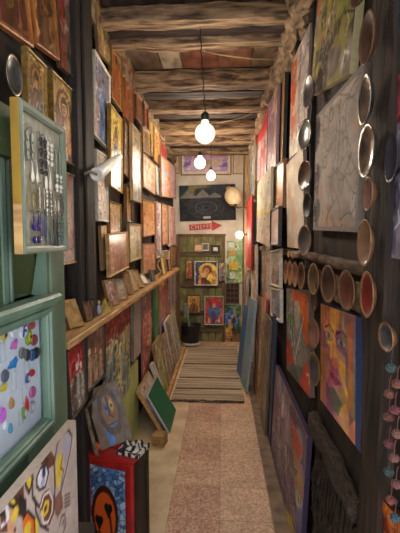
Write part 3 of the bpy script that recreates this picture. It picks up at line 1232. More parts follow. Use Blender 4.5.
# second row
hang('L', L_, (109.8, 104, 187), (121.8, 121, 194), 'icon', dict(bg=(206, 176, 70), robe=(70, 84, 130), robe2=(206, 196, 180), halo=(226, 196, 80)),
     'blue-robed icon with yellow halo, behind the white clip lamp', frame=W_GOLD, fw=.012, surf=GLOSS, name='icon_painting', cat='icon')
hang('L', L_, (123.3, 118, 174), (131, 131, 183), 'figs', dict(bg=(196, 166, 140), pal=[(176, 110, 96), (206, 190, 170), (120, 96, 90)], n=2),
     'pinkish figure picture beside the blue-robed icon', frame=W_BROWN, fw=.014, surf=GLOSS)
hang('L', L_, (131.6, 127, 197), (141, 133, 206), 'figs', dict(bg=(196, 176, 130), pal=[(150, 130, 100), (206, 190, 140), (130, 140, 130)], n=2),
     'yellow-grey tall picture catching the lamp glare, mid left row', frame=W_TAN, fw=.014, surf=GLOSS)
hang('L', L_, (142, 127, 150), (150.5, 133, 157), 'icon', dict(bg=(200, 162, 80), robe=(150, 90, 50), robe2=(110, 90, 70)),
     'square gold icon resting directly over a taller pale gold one', frame=W_GOLD, fw=.014, surf=GLOSS, name='icon_painting', cat='icon')
hang('L', L_, (142.6, 152, 186), (155, 165, 196), 'saints', dict(bg=(206, 176, 130), n=3, rows=1, pal=[(206, 170, 130), (176, 120, 90), (190, 190, 170)]),
     'pale gold panel of three saints below the square gold icon', frame=W_TAN, fw=.014, surf=GLOSS)
hang('L', L_, (155.8, 166, 193), (160, 170, 196), 'streak', dict(pal=[(150, 176, 190), (206, 170, 120), (190, 196, 196)], n=3),
     'small sky-blue strip beside the panel of three saints', frame=W_WHITE, fw=.01)
# third row
hang('L', L_, (96.5, 150, 221), (107, 158, 222), 'figs', dict(bg=(196, 178, 158), pal=[(150, 130, 116), (214, 204, 190)], n=1),
     'greyish white figure picture directly below the white clip lamp', frame=W_WHITE, fw=.012, surf=GLOSS)
hang('L', L_, (109, 201, 236), (120.6, 205, 236), 'saints', dict(bg=(176, 148, 90), n=3, rows=1, pal=[(176, 110, 60), (120, 110, 80), (150, 90, 60)]),
     'olive gold group icon under the blue-robed one', frame=W_GOLD, fw=.012, surf=GLOSS, name='icon_painting', cat='icon')
hang('L', -.68, (108.5, 237, 275.5), (127.5, 230, 270), 'figs', dict(bg=(160, 96, 70), pal=[(190, 120, 90), (140, 66, 50), (196, 160, 130)], n=4),
     'reddish brown picture in a pale wood frame just over the shelf', frame=W_PINE, fw=.012, surf=GLOSS)
hang('L', L_, (102.3, 227, 271), (107.4, 226, 268), 'plain', dict(c=(176, 140, 96), c2=(130, 96, 60)),
     'thin upright wooden strip standing between post and reddish picture', frame=None, t=.02)
hang('L', L_, (125.8, 184, 222), (131, 188, 222), 'streak', dict(pal=[(206, 140, 50), (176, 96, 40), (196, 160, 80)], n=3),
     'slim orange icon beneath the pinkish figure picture', frame=W_BROWN, fw=.012, surf=GLOSS)
hang('L', L_, (129, 225, 262), (141, 224, 259), 'figs', dict(bg=(190, 176, 120), pal=[(206, 196, 130), (150, 120, 80), (176, 150, 96)], n=2),
     'yellow-green picture above the shelf, below the glaring tall one', frame=W_TAN, fw=.014, surf=GLOSS)
hang('L', L_, (142.5, 200, 237), (154.8, 203, 235), 'streak', dict(pal=[(226, 130, 50), (222, 160, 80), (206, 100, 44), (230, 180, 100)], n=6),
     'bright orange panel at eye level, most vivid of the left row', frame=W_ORANGE, fw=.012, surf=GLOSS)
hang('L', L_, (142.5, 245, 274), (155, 243, 270), 'figs', dict(bg=(190, 120, 84), pal=[(206, 150, 110), (170, 84, 60)], n=3),
     'salmon picture beneath the bright orange panel', frame=W_TAN, fw=.012)
hang('L', L_, (156, 202, 259), (160.5, 205, 256), 'streak', dict(pal=[(190, 170, 176), (206, 190, 180), (170, 130, 140)], n=3),
     'tall thin mauve picture next to the bright orange panel', frame=W_WHITE, fw=.01)
hang('L', L_, (161.5, 203, 246), (168, 206, 244), 'streak', dict(pal=[(206, 110, 90), (206, 150, 120), (176, 140, 90)], n=4),
     'coral picture under the lilac-pink one, beside the pale rose one', frame=W_BROWN, fw=.012)
hang('L', L_, (168.6, 207, 246), (175.5, 208, 244), 'streak', dict(pal=[(216, 170, 160), (206, 150, 140), (222, 190, 176)], n=4),
     'pale rose picture at eye level beside the end wall', frame=W_WHITE, fw=.012)
hang('L', L_, (163, 250.5, 271), (169, 250.5, 268), 'plain', dict(c=(150, 120, 84), c2=(206, 190, 160)),
     'small tan picture just above the far end of the shelf', frame=W_WHITE, fw=.012)
hang('L', L_, (170, 246, 268), (176, 246, 266), 'streak', dict(pal=[(160, 120, 90), (190, 110, 90), (130, 110, 80)], n=4),
     'brownish picture at the very end above the shelf', frame=W_BROWN, fw=.012)

# below the shelf, flat against the wall
BW = -.70
hang('L', -.63, (68, 348, 425), (84.5, 330, 402), 'figs', dict(bg=(110, 96, 84), pal=[(206, 196, 186), (150, 160, 90), (90, 70, 66)], n=3, top=(164, 48, 44), topv=.5, fine=80),
     'red-topped picture at the near end under the shelf', zmax=1.155, frame=W_DARK, fw=.008)
hang('L', -.63, (86, 329, 392), (104.5, 314, 376), 'figs', dict(bg=(120, 84, 66), pal=[(226, 196, 160), (206, 170, 134)], n=3),
     'dark brown picture of pale thin figures under the shelf', zmax=1.155, frame=W_DARK, fw=.01)
hang('L', -.665, (105.5, 313, 425), (130, 293, 390), 'figs', dict(bg=(166, 150, 108), pal=[(220, 190, 120), (84, 140, 176), (120, 150, 96), (220, 120, 70), (230, 214, 170)], n=5, top=(160, 62, 50), topv=.72, fine=150),
     'colourful crowd painting with red upper third under the shelf', zmax=1.155, frame=None, t=.02, edge=(60, 110, 150))
hang('L', -.68, (132.5, 292, 362), (140.8, 287, 352), 'plain', dict(c=(166, 150, 140), c2=(190, 176, 166)),
     'tall grey plank picture between crowd painting and pink panel', zmax=1.155, frame=W_GREY, fw=.01)
hang('L', BW, (142.8, 290, 380), (154.6, 281, 360), 'figs', dict(bg=(206, 120, 108), pal=[(230, 96, 76), (226, 170, 130), (160, 70, 66)], n=3, top=(160, 112, 108), topv=.7, fine=110),
     'pink and coral painting under the middle of the shelf', zmax=1.155, frame=None, t=.02)
hang('L', -.68, (155.2, 281, 356), (158, 279, 350), 'plain', dict(c=(40, 128, 92), c2=(190, 170, 60)),
     'narrow emerald green board edge standing under the shelf', zmax=1.155, frame=None, t=.025)
hang('L', BW, (159, 279, 352), (167, 273, 335), 'patch', dict(pal=[(190, 90, 60), (206, 160, 110), (150, 130, 150), (176, 70, 56)], n=26),
     'red and cream patchwork painting under the far half of the shelf', zmax=1.155, frame=W_TAN, fw=.012)
hang('L', BW, (167.6, 273, 338), (172.4, 271, 330), 'streak', dict(pal=[(130, 120, 140), (170, 160, 170), (110, 96, 90)], n=4),
     'lavender strip painting under the far half of the shelf', zmax=1.155, frame=W_GREY, fw=.012)
hang('L', BW, (173, 270, 332), (178, 268, 325), 'streak', dict(pal=[(150, 130, 120), (176, 160, 140), (130, 120, 96)], n=4),
     'greyish picture farthest under the shelf next to the bucket', zmax=1.155, frame=W_TAN, fw=.012)

# shelf
mb = MB()
mb.box(-.083, .075, 0, 4.02, -.032, 0, .004)
sh = mb.build('wooden_shelf', W_PINE, None, T(-.662, 1.44, 1.205))
tag(sh, 'long pale pine shelf running along the left row of pictures', 'shelf')

SHZ = 1.205


def shelf_item(px, wpx, hpx, kind, label, style=None, opts=None, turn=25, lean=10, frame=None, name='small_picture', cat='small picture', dx=.0, bx=-.64, **kw):
    """stands on the shelf; px is the middle of its base, turned towards the way in"""
    q = on_z(px, 0, 0) if False else None
    d = ray(px, 300)
    y = (bx + dx) / d.x * d.y
    s = y / FPX
    h = hpx * s
    w = wpx * s / max(.25, math.sin(math.radians(turn + 14)))
    M = T(bx + dx, y, SHZ + .001 + .016 * math.sin(math.radians(lean))) @ R(math.pi / 2 - math.radians(turn), 'Z') @ R(math.radians(-lean), 'X')
    return picture(M, w, h, style, opts, label, name=name, cat=cat, frame=frame, fw=kw.pop('fw', .01), t=kw.pop('t', .015), res=(wpx * 1.6, hpx * 1.5), group='trinkets along the shelf', **kw)


shelf_item(77, 12, 30, 0, 'bare tan board leaning askew at the near end of the shelf', 'plain', dict(c=(176, 138, 84), c2=(130, 96, 56)), 22, 24, None, 'small_board', 'board')
shelf_item(88.5, 6, 20, 0, 'small brown block picture beside the tan board on the shelf', 'plain', dict(c=(130, 88, 60), c2=(90, 58, 40)), 25, 14, W_BROWN)
shelf_item(94, 5, 20, 0, 'small dark brown picture, next along the shelf from the brown block', 'icon', dict(bg=(120, 80, 56), robe=(80, 50, 40)), 25, 12, W_DARK)
shelf_item(113.5, 9, 27, 0, 'little pink-grey picture leaning on the shelf beneath the reddish one', 'figs', dict(bg=(176, 136, 120), pal=[(150, 110, 100), (196, 170, 150)], n=1), 24, 14, W_TAN)
shelf_item(122.5, 9, 22, 0, 'little grey sketch in wood frame on the shelf, before the leaning slats', 'scratch', dict(bg=(160, 146, 126), n=10), 20, 10, W_TAN)
shelf_item(131, 6, 24, 0, 'narrow tan frame leaning on the shelf, first of the leaning slats', 'plain', dict(c=(150, 116, 80)), 30, 18, W_TAN)
shelf_item(136.5, 6, 23, 0, 'pale frame leaning on the shelf, second of the leaning slats', 'plain', dict(c=(190, 164, 128)), 30, 24, W_PINE)
shelf_item(142, 6, 20, 0, 'ochre frame leaning on the shelf, third of the leaning slats', 'plain', dict(c=(170, 140, 100)), 30, 30, W_TAN)
shelf_item(147.5, 6, 14, 0, 'flat cream frame slumped lowest on the shelf beyond the slats', 'plain', dict(c=(206, 186, 156)), 30, 48, W_WHITE)
shelf_item(153.5, 4, 12, 0, 'tiny blue-grey picture on the shelf by the slumped frame', 'plain', dict(c=(130, 130, 140)), 30, 12, W_GREY)
shelf_item(164.5, 4, 18, 0, 'small yellow picture near the far end of the shelf', 'plain', dict(c=(200, 180, 100)), 25, 10, W_TAN)
shelf_item(170.5, 3.5, 12, 0, 'tiny brown picture last on the far end of the shelf', 'plain', dict(c=(140, 100, 70)), 25, 10, W_BROWN)


def shelf_pos(px, bx=-.64):
    d = ray(px, 300)
    y = bx / d.x * d.y
    return Vector((bx, y, SHZ)), y / FPX


# folded card triangles, a little robed figure and a twisted ornament
for px, hpx, c, lab in ((103.5, 15, (206, 176, 70), 'yellow folded wedge ornament on the shelf beside the robed figurine'),
                        (108, 12, (176, 140, 80), 'ochre folded wedge ornament behind the yellow one on the shelf')):
    P, s = shelf_pos(px)
    h = hpx * s
    mb = MB()
    mb.prism([(-h * .45, 0), (h * .45, 0), (.05 * h, h)], -.014, .014)
    mb.prism([(-h * .2, 0), (h * .25, 0), (.0, h * .5)], -.022, -.014)
    o = mb.build('wedge_ornament', mat('wedge_%d' % px, c, tuple(int(v * .7) for v in c), nscale=30), None, T(*P) @ R(math.radians(35), 'Z'))
    tag(o, lab, 'ornament', 'trinkets along the shelf')
P, s = shelf_pos(98.7)
root = empty('figurine', T(*P))
tag(root, 'little blue and white robed figurine on the shelf', 'figurine', 'trinkets along the shelf')
MB().lathe([(.012, 0), (.015, .004), (.012, .03), (.008, .052), (.004, .06)], 14).build('robe', mat('figurine_blue', (96, 110, 160), (190, 186, 190), nscale=60), root, smooth=True)
MB().lathe([(.002, .058), (.007, .062), (.008, .069), (.006, .076), (.001, .079)], 12).build('head', mat('figurine_face', (206, 176, 150)), root, smooth=True)
P, s = shelf_pos(159.5)
mb = MB()
pts = [(.018 * math.sin(i * .8), .012 * math.cos(i * .8), .012 + i * .022) for i in range(14)]
mb.tube([(0, 0, 0)] + pts, .008, 6)
tag(mb.build('twisted_ornament', mat('cream_twist', (214, 190, 150), (170, 140, 100), nscale=30), None, T(*P), smooth=True),
    'twisted cream ornament rising from the far part of the shelf', 'ornament', 'trinkets along the shelf')

# leaning pictures on the floor, left
hang('L', -.695, (117, 392, 470), (139.6, 355, 440), 'plain', dict(c=(186, 198, 124), c2=(172, 182, 110), mot=5),
     'plain pale green board standing against the wall by the red box', frame=None, t=.02, lean=1.5)


def lean_board(x0, x1, ztop, y0, y1, style, opts, label, frame=None, t=.02, turn=0, z0=.003, res=(40, 50), **kw):
    """bottom edge on the floor at x0 from y0 to y1, leaning so its top reaches x1 (left side) or right"""
    left = x1 < x0
    ang = math.atan2(abs(x0 - x1), ztop)
    h = math.hypot(ztop, x0 - x1)
    M = T(x0, (y0 + y1) / 2, 0.004 + (t + .0) * math.sin(ang) * 0) @ R((math.pi / 2 if left else -math.pi / 2) + turn, 'Z') @ R(-ang, 'X')
    M = T(0, 0, z0) @ M
    return picture(M, abs(y1 - y0), h, style, opts, label, frame=frame, t=t, res=res, **kw)


lean_board(-.415, -.595, .315, 3.06, 3.50, 'plain', dict(c=(22, 104, 70), c2=(16, 92, 66), mot=4, border=(26, 96, 82), bw=.02),
           'plain dark green board leaning lowest in front on the floor stack', t=.018, edge=(186, 190, 196))
lean_board(-.462, -.676, .365, 3.03, 3.50, 'figs', dict(bg=(190, 170, 150), pal=[(150, 130, 110), (206, 190, 170)], n=3),
           'pale picture in a cream frame leaning directly behind the green board', W_PINE, .02)
lean_board(-.50, -.655, .42, 3.53, 3.63, 'streak', dict(pal=[(196, 170, 180), (170, 140, 150), (206, 190, 180)], n=6),
           'slim mauve-edged picture leaning just beyond the green board', W_WHITE, .02)
lean_board(-.56, -.65, .58, 3.64, 4.03, 'figs', dict(bg=(150, 140, 96), pal=[(190, 180, 110), (130, 110, 80)], n=3),
           'yellow-green canvas leaning beyond the green board', W_TAN, .02)
lean_board(-.56, -.665, .50, 4.05, 4.47, 'patch', dict(pal=[(170, 150, 130), (150, 110, 90), (190, 180, 160), (120, 110, 100)], n=24),
           'brown and grey canvas leaning on the floor mid row', W_TAN, .02)
lean_board(-.56, -.665, .62, 4.49, 4.95, 'streak', dict(pal=[(150, 160, 140), (190, 186, 160), (130, 120, 110), (170, 110, 96)], n=9),
           'sage grey streaky canvas leaning on the floor before the bucket', W_WHITE, .02)
lean_board(-.56, -.665, .66, 4.97, 5.40, 'streak', dict(pal=[(166, 170, 150), (196, 190, 170), (120, 130, 110)], n=7),
           'pale grey-green canvas last of the left floor row', W_TAN, .02)
# pine batten that stops the leaning canvases
mb = MB()
mb.box(-.018, .018, 0, 1.9, 0, .05, .004)
tag(mb.build('pine_batten', W_PINE, None, T(-.530, 3.62, 0.002)), 'long pine batten on the floor along the leaning left canvases', 'batten')
# wooden block
mb = MB()
mb.box(-.05, .05, -.05, .05, 0, .085, .004)
tag(mb.build('wooden_block', mat('block_wood', (176, 140, 84), (130, 96, 56), (1, 1, 4), 14, .6), None, T(-.475, 2.90, 0.002) @ R(math.radians(-12), 'Z')),
    'small square wooden block on the floor touching the green board', 'block')

# ------------------------------------------------------------------ green display cabinet
root = empty('display_cabinet', T(-.5, .5, 0))
tag(root, 'sage green wooden display cabinet with glazed badge case by the way in', 'cabinet')
Y0, Y1 = 0.02, .628            # along the wall, local
mb = MB()
mb.box(-.235, -.11, Y0, Y1, 0, .06, .004)
mb.box(-.235, -.10, Y0, Y1, .06, 1.03, .004)
mb.build('lower_body', GREEN, root)
mb = MB()
mb.box(-.235, -.03, Y0, Y1, 1.03, 1.05, .003)
mb.box(-.235, -.03, Y0, Y1, 1.39, 1.44, .003)
mb.box(-.235, -.20, Y0, Y1, 1.06, 1.37)
mb.box(-.20, -.03, Y1 - .02, Y1, 1.05, 1.39)
mb.box(-.20, -.03, Y0, Y0 + .02, 1.05, 1.39)
mb.build('case_body', GREEN, root)
mb = MB()
mb.box(-.044, -.036, Y0 + .021, Y1 - .021, 1.051, 1.389)
mb.build('backing_sheet', mat('white_card', (206, 208, 222), (192, 194, 210), nscale=5, rough=.5), root)
# moulded door frame: stepped profile around the pane
mb = MB()
c0 = (Y0 + Y1) / 2
rings = []
za, zb = 1.04, 1.405
for ins, x in ((0, -.03), (0, -.010), (.006, .0), (.015, .0), (.019, -.006), (.025, -.006), (.028, -.012), (.030, -.028)):
    rings.append([mb.bm.verts.new(v) for v in ((x, Y0 + ins, za + ins), (x, Y1 - .01 - ins, za + ins), (x, Y1 - .01 - ins, zb - ins), (x, Y0 + ins, zb - ins))])
mb.skin(rings, cap=False)
dr = mb.build('case_door', GREEN, root)
MB().box(-.0225, -.0205, Y0 + .026, Y1 - .036, za + .026, zb - .026).build('pane', GLASS, dr)
# cornice ledge over the door
mb = MB()
mb.prism([(-.06, 1.405), (.0, 1.405), (.006, 1.415), (.016, 1.420), (.020, 1.432), (.012, 1.440), (-.06, 1.440)], Y0, Y1 + .006)
mb.build('ledge', GREEN, root)
mb = MB()
mb.box(-.235, -.012, Y1 + .002, Y1 + .105, .0, 1.62, .004)
mb.build('corner_post', mat('aged_green_paint', (104, 120, 96), (80, 94, 72), (1, 1, .3), 8, .5), root)
# upper open hutch: olive back and end board, uprights, leaf green side panel
mb = MB()
mb.box(-.235, -.205, Y0, Y1, 1.44, 1.86)
mb.box(-.235, -.05, Y1 - .02, Y1, 1.44, 1.80)
mb.build('upper_back', GREEN_D, root)
mb = MB()
mb.box(-.06, -.028, .405, .43, 1.44, 1.80, .003)
mb.box(-.05, -.032, .445, .458, 1.44, 1.80, .003)
mb.prism([(-.05, 1.44), (-.012, 1.44), (-.012, 1.60), (-.03, 1.56)], Y1 - .045, Y1 - .022)
mb.build('uprights', GREEN, root)
GP = mat('leaf_green_panel', (76, 104, 48), (52, 76, 34), (1, 1, .4), 6, .5)
mb = MB()
mb.box(-.06, -.022, Y0, .39, 1.44, 1.93, .003)
mb.box(-.06, -.022, .39, .455, 1.802, 1.93, .003)
mb.box(-.022, -.012, Y0, .385, 1.80, 1.93, .003)
mb.build('side_panel', GP, root)

# badges in the case, laid on the card: (px, py, w px, h px, colour, shape, label)
BADGES = [
    (4, 333, 6, 16, (196, 168, 60), 'ovalb', 'yellow and black oval badge at the near upper edge of the case'),
    (16, 329, 8, 16, (226, 226, 234), 'disc', 'white round badge with faint drawing, high in the case'),
    (29, 331, 9, 15, (232, 232, 240), 'F', 'white round badge with a blue-violet curled letter'),
    (36, 337, 7, 17, (126, 150, 50), 'ovalk', 'green and yellow oval badge with a black dot'),
    (17, 345, 9, 13, (206, 110, 190), 'bird', 'small pink animal badge above the blue bird'),
    (28, 353, 7, 12, (110, 106, 112), 'disc', 'grey round badge left of its darker twin'.replace('left of', 'beside')),
    (34.5, 355, 6, 12, (72, 66, 68), 'disc', 'dark grey round badge between the grey badge and the blue-black pair'),
    (41, 355, 5, 12, (50, 84, 150), 'disc', 'blue round badge touching the black one'),
    (46, 353, 7, 12, (24, 22, 24), 'disc', 'black round badge by the case frame'),
    (15.5, 364, 12, 13, (40, 130, 200), 'bird', 'bright blue bird-shaped badge'),
    (40.5, 325, 7, 9, (176, 70, 60), 'disc', 'dull red round badge in the upper corner of the case'),
    (43.5, 340, 7, 11, (150, 54, 56), 'disc', 'dark red round badge beside the green oval one'),
    (5.5, 376, 8, 13, (92, 94, 116), 'disc', 'slate grey oval badge near the yellow one'),
    (35, 378, 5, 10, (64, 70, 130), 'ring', 'indigo hoop badge under the blue-black pair'),
    (40.5, 373, 6, 7, (190, 40, 54), 'disc', 'small bright red badge over the indigo hoop'),
    (3, 388, 9, 10, (214, 190, 40), 'bird', 'lemon yellow badge at the near side of the case'),
    (14, 403, 8, 12, (176, 130, 76), 'drop', 'tan leaf-shaped badge in the lower half'),
    (33.5, 404, 4.5, 16, (206, 30, 46), 'drop', 'long red pepper-like badge'),
    (30.5, 413, 5, 13, (110, 150, 50), 'ring', 'lime and dark green curved badge under the red pepper-like one'),
    (41.5, 392, 7, 11, (186, 90, 150), 'disc', 'magenta round badge near the case frame'),
    (41, 407, 7, 12, (176, 160, 176), 'ring', 'pale lilac hoop badge low by the case frame'),
    (1.5, 415, 9, 16, (206, 110, 214), 'disc', 'violet badge at the near lower side of the case'),
    (12.5, 428, 5, 11, (60, 150, 186), 'drop', 'turquoise drop badge lowest in the case'),
    (5, 425, 5, 10, (224, 224, 234), 'drop', 'white drop badge beside the turquoise one'),
]
BX = -.5 - .036 + .001


def blob_outline(shape):
    if shape == 'bird':
        return [(-.9, -.3), (-.5, -.55), (-.1, -.4), (.3, -.8), (.55, -.7), (.6, -.1), (1, .3), (.75, .85), (.4, .7), (.1, .5), (-.3, .55), (-.5, .1)]
    if shape == 'drop':
        return [(0, 1), (.35, .6), (.6, .05), (.62, -.4), (.4, -.85), (0, -1), (-.4, -.85), (-.62, -.4), (-.6, .05), (-.3, .6)]
    return [(math.cos(a * math.pi / 9), math.sin(a * math.pi / 9)) for a in range(18)]


for px, py, wp, hp, c, shp, lab in BADGES:
    px, wp = px * .77, wp * .86
    q = on_x(px, py, BX)
    a = on_x(px - wp / 2, py, BX)
    b = on_x(px + wp / 2, py, BX)
    w = abs(a.y - b.y)
    h = abs(on_x(px, py - hp / 2, BX).z - on_x(px, py + hp / 2, BX).z)
    M = T(*q) @ R(math.pi / 2, 'Z')
    pts = [(x * w / 2, z * h / 2) for x, z in blob_outline(shp)]
    cm = mat('badge_%d_%d_%d' % c, c, tuple(int(v * .85) for v in c), nscale=50, rough=.3)
    dark = mat('badge_ink', (22, 20, 30), rough=.3)
    root = empty('pin_badge', M)
    tag(root, lab, 'badge', 'badges pinned in the glazed case')
    mb = MB()
    inner = [(x * .86, z * .86) for x, z in pts]
    A = [mb.bm.verts.new((x, 0.0, z)) for x, z in pts]
    B = [mb.bm.verts.new((x, -.003, z)) for x, z in pts]
    C_ = [mb.bm.verts.new((x, -.006, z)) for x, z in inner]
    mb.skin([A, B, C_])
    mb.build('badge_face', cm, root)
    if shp == 'F':
        m2 = MB()
        m2.tube([(w * .22, -.007, h * .32), (-w * .05, -.007, h * .36), (-w * .12, -.007, 0), (-w * .22, -.007, -h * .36)], .0028, 6)
        m2.tube([(-w * .12, -.007, .02 * h), (w * .15, -.007, .06 * h), (w * .2, -.007, -.1 * h)], .0028, 6)
        m2.build('letter', mat('badge_violet', (60, 40, 160), rough=.3), root)
    elif shp == 'ovalk':
        m2 = MB()
        m2.prism([(math.cos(t * .63) * w * .3, math.sin(t * .63) * h * .3) for t in range(10)], -.0062, -.0075)
        m2.build('centre', mat('badge_lemon', (206, 196, 60), rough=.3), root)
        m2 = MB()
        m2.prism([(math.cos(t * .63) * w * .13 + w * .1, math.sin(t * .63) * h * .10) for t in range(10)], -.0076, -.0085)
        m2.build('dot', dark, root)
    elif shp == 'ring':
        m2 = MB()
        m2.prism([(math.cos(t * .63) * w * .25, math.sin(t * .63) * h * .28) for t in range(10)], -.0062, -.0075)
        m2.build('centre', mat('badge_pale', (206, 206, 216), rough=.3), root)
    elif shp == 'ovalb':
        m2 = MB()
        m2.prism([(-w * .1, -h * .3), (w * .3, -h * .2), (w * .3, h * .25), (w * .1, h * .35)], -.0062, -.0075)
        m2.build('centre', dark, root)

# clear sachets hanging among the badges
SAC, _nt, _p = base_mat('clear_film')
_p.inputs['Base Color'].default_value = rgba((226, 230, 240))
_p.inputs['Roughness'].default_value = .12
_p.inputs['Alpha'].default_value = .22
_p.inputs['Coat Weight'].default_value = .6
for px, py, hp, lab in ((3, 352, 22, 'clear plastic sachet high at the near side of the case'), (27, 372, 26, 'clear plastic sachet below the grey badges'),
                        (14, 381, 20, 'clear plastic sachet under the blue bird badge'), (25, 395, 18, 'clear plastic sachet beside the red pepper-like badge'),
                        (21, 417, 18, 'clear plastic sachet low in the case beside the lime curved badge')):
    q = on_x(px, py, BX)
    s = q.y / FPX
    mb = MB()
    w, h = 7 * s * 1.6, hp * s
    rings = [[mb.bm.verts.new((x * w / 2, y, z)) for x, y in ((-1, 0), (-.5, -b), (0, -b * 1.4), (.5, -b * .8), (1, 0), (0, .0008))] for z, b in ((0, .0005), (h * .15, .003), (h * .5, .004), (h * .85, .002), (h, .0005))]
    mb.skin(rings)
    tag(mb.build('plastic_sachet', SAC, None, T(q.x - .0005, q.y, q.z - h / 2) @ R(math.pi / 2, 'Z'), smooth=True), lab, 'sachet', 'sachets in the glazed case')

# ------------------------------------------------------------------ earring board hung on the hutch
EX = -.472
M, w, h, _ = wall_quad('L', EX, (20, 96, 256), (65, 133, 250))
M = Matrix.Translation(M.to_translation()) @ R(math.pi / 2, 'Z')
EB = M
root = empty('earring_board', EB)
tag(root, 'shallow framed board full of earrings hung on the green cabinet', 'display board')
mb = MB()
mb.box(-w / 2 + .004, w / 2 - .004, .006, .018, .004, h - .004)
mb.build('linen_back', mat('linen', (172, 163, 142), (150, 142, 120), nscale=40, rough=.9, bump=.3), root)
mb = MB()
frame_mesh(mb, w, h, .020, .016, .009)
mb.build('frame', mat('grey_green_frame', (122, 130, 112), (100, 108, 90), nscale=10, rough=.45), root)
mb = MB()
mb.box(-w / 2 - .003, -w / 2 - .0002, -.004, .017, .33 * h, h, .001)
mb.build('yellow_edge', mat('yellow_edge', (162, 126, 34), (136, 102, 26), nscale=8), root)
mb = MB()
mb.box(-w / 2 - .003, -w / 2 - .0002, -.004, .017, 0, .33 * h, .001)
mb.build('bare_edge', W_PINE, root)
mb = MB()
mb.tube([(-.02, .01, h), (-.012, .008, h + .03), (.0, .006, h + .012), (.014, .008, h + .03), (.02, .01, h)], .0018, 6)
mb.build('wire_hanger', STEEL, root)

PEARL = mat('pearl_white', (222, 214, 196), (196, 186, 166), nscale=40, rough=.25)
SILV = mat('silver_wire', (190, 184, 170), (130, 124, 112), nscale=30, rough=.25, metal=.8)
BLUE = mat('navy_glass', (34, 40, 110), (24, 26, 80), nscale=40, rough=.15, coat=.6)
BLK = mat('black_bead', (34, 32, 40), (20, 20, 24), nscale=40, rough=.3)
GRN = mat('grey_green_stone', (96, 110, 96), (70, 82, 72), nscale=40, rough=.4)
GOLDW = mat('dull_gold', (170, 150, 96), (120, 104, 60), nscale=30, rough=.3, metal=.6)
# (u, v of the hooks, drop length m, kind, material, label)
EAR = [
    (.10, .90, .055, 'leaf', GRN, 'dark leafy earrings in the upper near corner of the board'),
    (.42, .90, .075, 'stack', BLK, 'black cascade earrings at top middle of the board'),
    (.60, .90, .050, 'stack', PEARL, 'white bead earrings beside the black cascade pair'),
    (.84, .86, .075, 'bar', GRN, 'long thin green earrings at the far top of the board'),
    (.20, .66, .035, 'drop', PEARL, 'ivory drop earrings below the leafy pair'),
    (.55, .66, .045, 'drop', PEARL, 'slim ivory drop earrings in the middle column'),
    (.86, .66, .045, 'stack', PEARL, 'ivory stacked earrings in the far column'),
    (.16, .48, .050, 'hoop', GOLDW, 'brass hoop earrings under the ivory drops'),
    (.36, .50, .045, 'bar', SILV, 'thin silver earrings beside the brass hoops'),
    (.56, .50, .060, 'stack', SILV, 'silver beaded earrings in the centre'),
    (.86, .48, .050, 'hoop', SILV, 'silver hoop earrings in the far column'),
    (.20, .26, .055, 'disc', BLUE, 'navy blue disc earrings at bottom near corner'),
    (.38, .26, .040, 'bar', BLUE, 'short navy bar earrings next to the discs'),
    (.56, .25, .055, 'drop', GRN, 'grey-green drop earrings at the bottom middle'),
    (.74, .26, .060, 'bar', BLK, 'black bar earrings at the bottom'),
    (.88, .26, .060, 'stack', GRN, 'green stacked earrings at bottom far corner'),
]
for u, v, L, kind, m, lab in EAR:
    L *= 1.25
    Mx = EB @ T((u - .5) * (w - .05), -.002, .022 + v * (h - .044))
    er = empty('earrings', Mx)
    tag(er, lab, 'earrings', 'earring pairs on the board')
    for sgn in (-1, 1):
        x = sgn * .0125
        mb = MB()
        mb.tube([(x, .008, 0), (x, .0, .004), (x, -.002, -.004), (x, -.002, -.012)], .0009, 5)
        z = -.012
        if kind == 'leaf':
            for k in range(3):
                zz = z - L * k / 3
                mb.prism([(x - .008, zz - .004), (x, zz + .002), (x + .008, zz - .006), (x + .004, zz - L * .36), (x - .003, zz - L * .4)], -.004, -.001)
        elif kind == 'stack':
            n = max(3, int(L / .012))
            for k in range(n):
                zz = z - L * k / n
                r = .0055 if k % 2 else .0075
                mb.lathe([(.001, -r), (r * .8, -r * .6), (r, 0), (r * .8, r * .6), (.001, r)], 8, T(x, -.004, zz - r * .8) @ Matrix.Scale(.7, 4, (0, 1, 0)))
        elif kind == 'bar':
            mb.box(x - .0035, x + .0035, -.005, -.001, z - L, z, .001)
        elif kind == 'drop':
            mb.lathe([(.0008, 0), (.003, -L * .3), (.007, -L * .65), (.0065, -L * .85), (.001, -L)], 8, T(x, -.003, z) @ Matrix.Scale(.5, 4, (0, 1, 0)))
        elif kind == 'hoop':
            r = L / 2
            mb.tube([(x + r * .62 * math.sin(t * math.pi / 6), -.003, z - r + r * math.cos(t * math.pi / 6)) for t in range(13)], .0013, 5, False)
            mb.tube([(x + r * .34 * math.sin(t * math.pi / 6), -.003, z - r + r * .6 * math.cos(t * math.pi / 6)) for t in range(13)], .0011, 5, False)
        elif kind == 'disc':
            mb.box(x - .002, x + .002, -.004, -.001, z - L * .4, z)
            for zc, r in ((z - L * .38, .0105), (z - L * .85, .0095)):
                mb.lathe([(.001, -.002), (r, -.0015), (r, .0015), (.001, .0025)], 14, T(x, -.003, zc) @ R(math.pi / 2, 'X'))
        mb.build('earring', m, er)

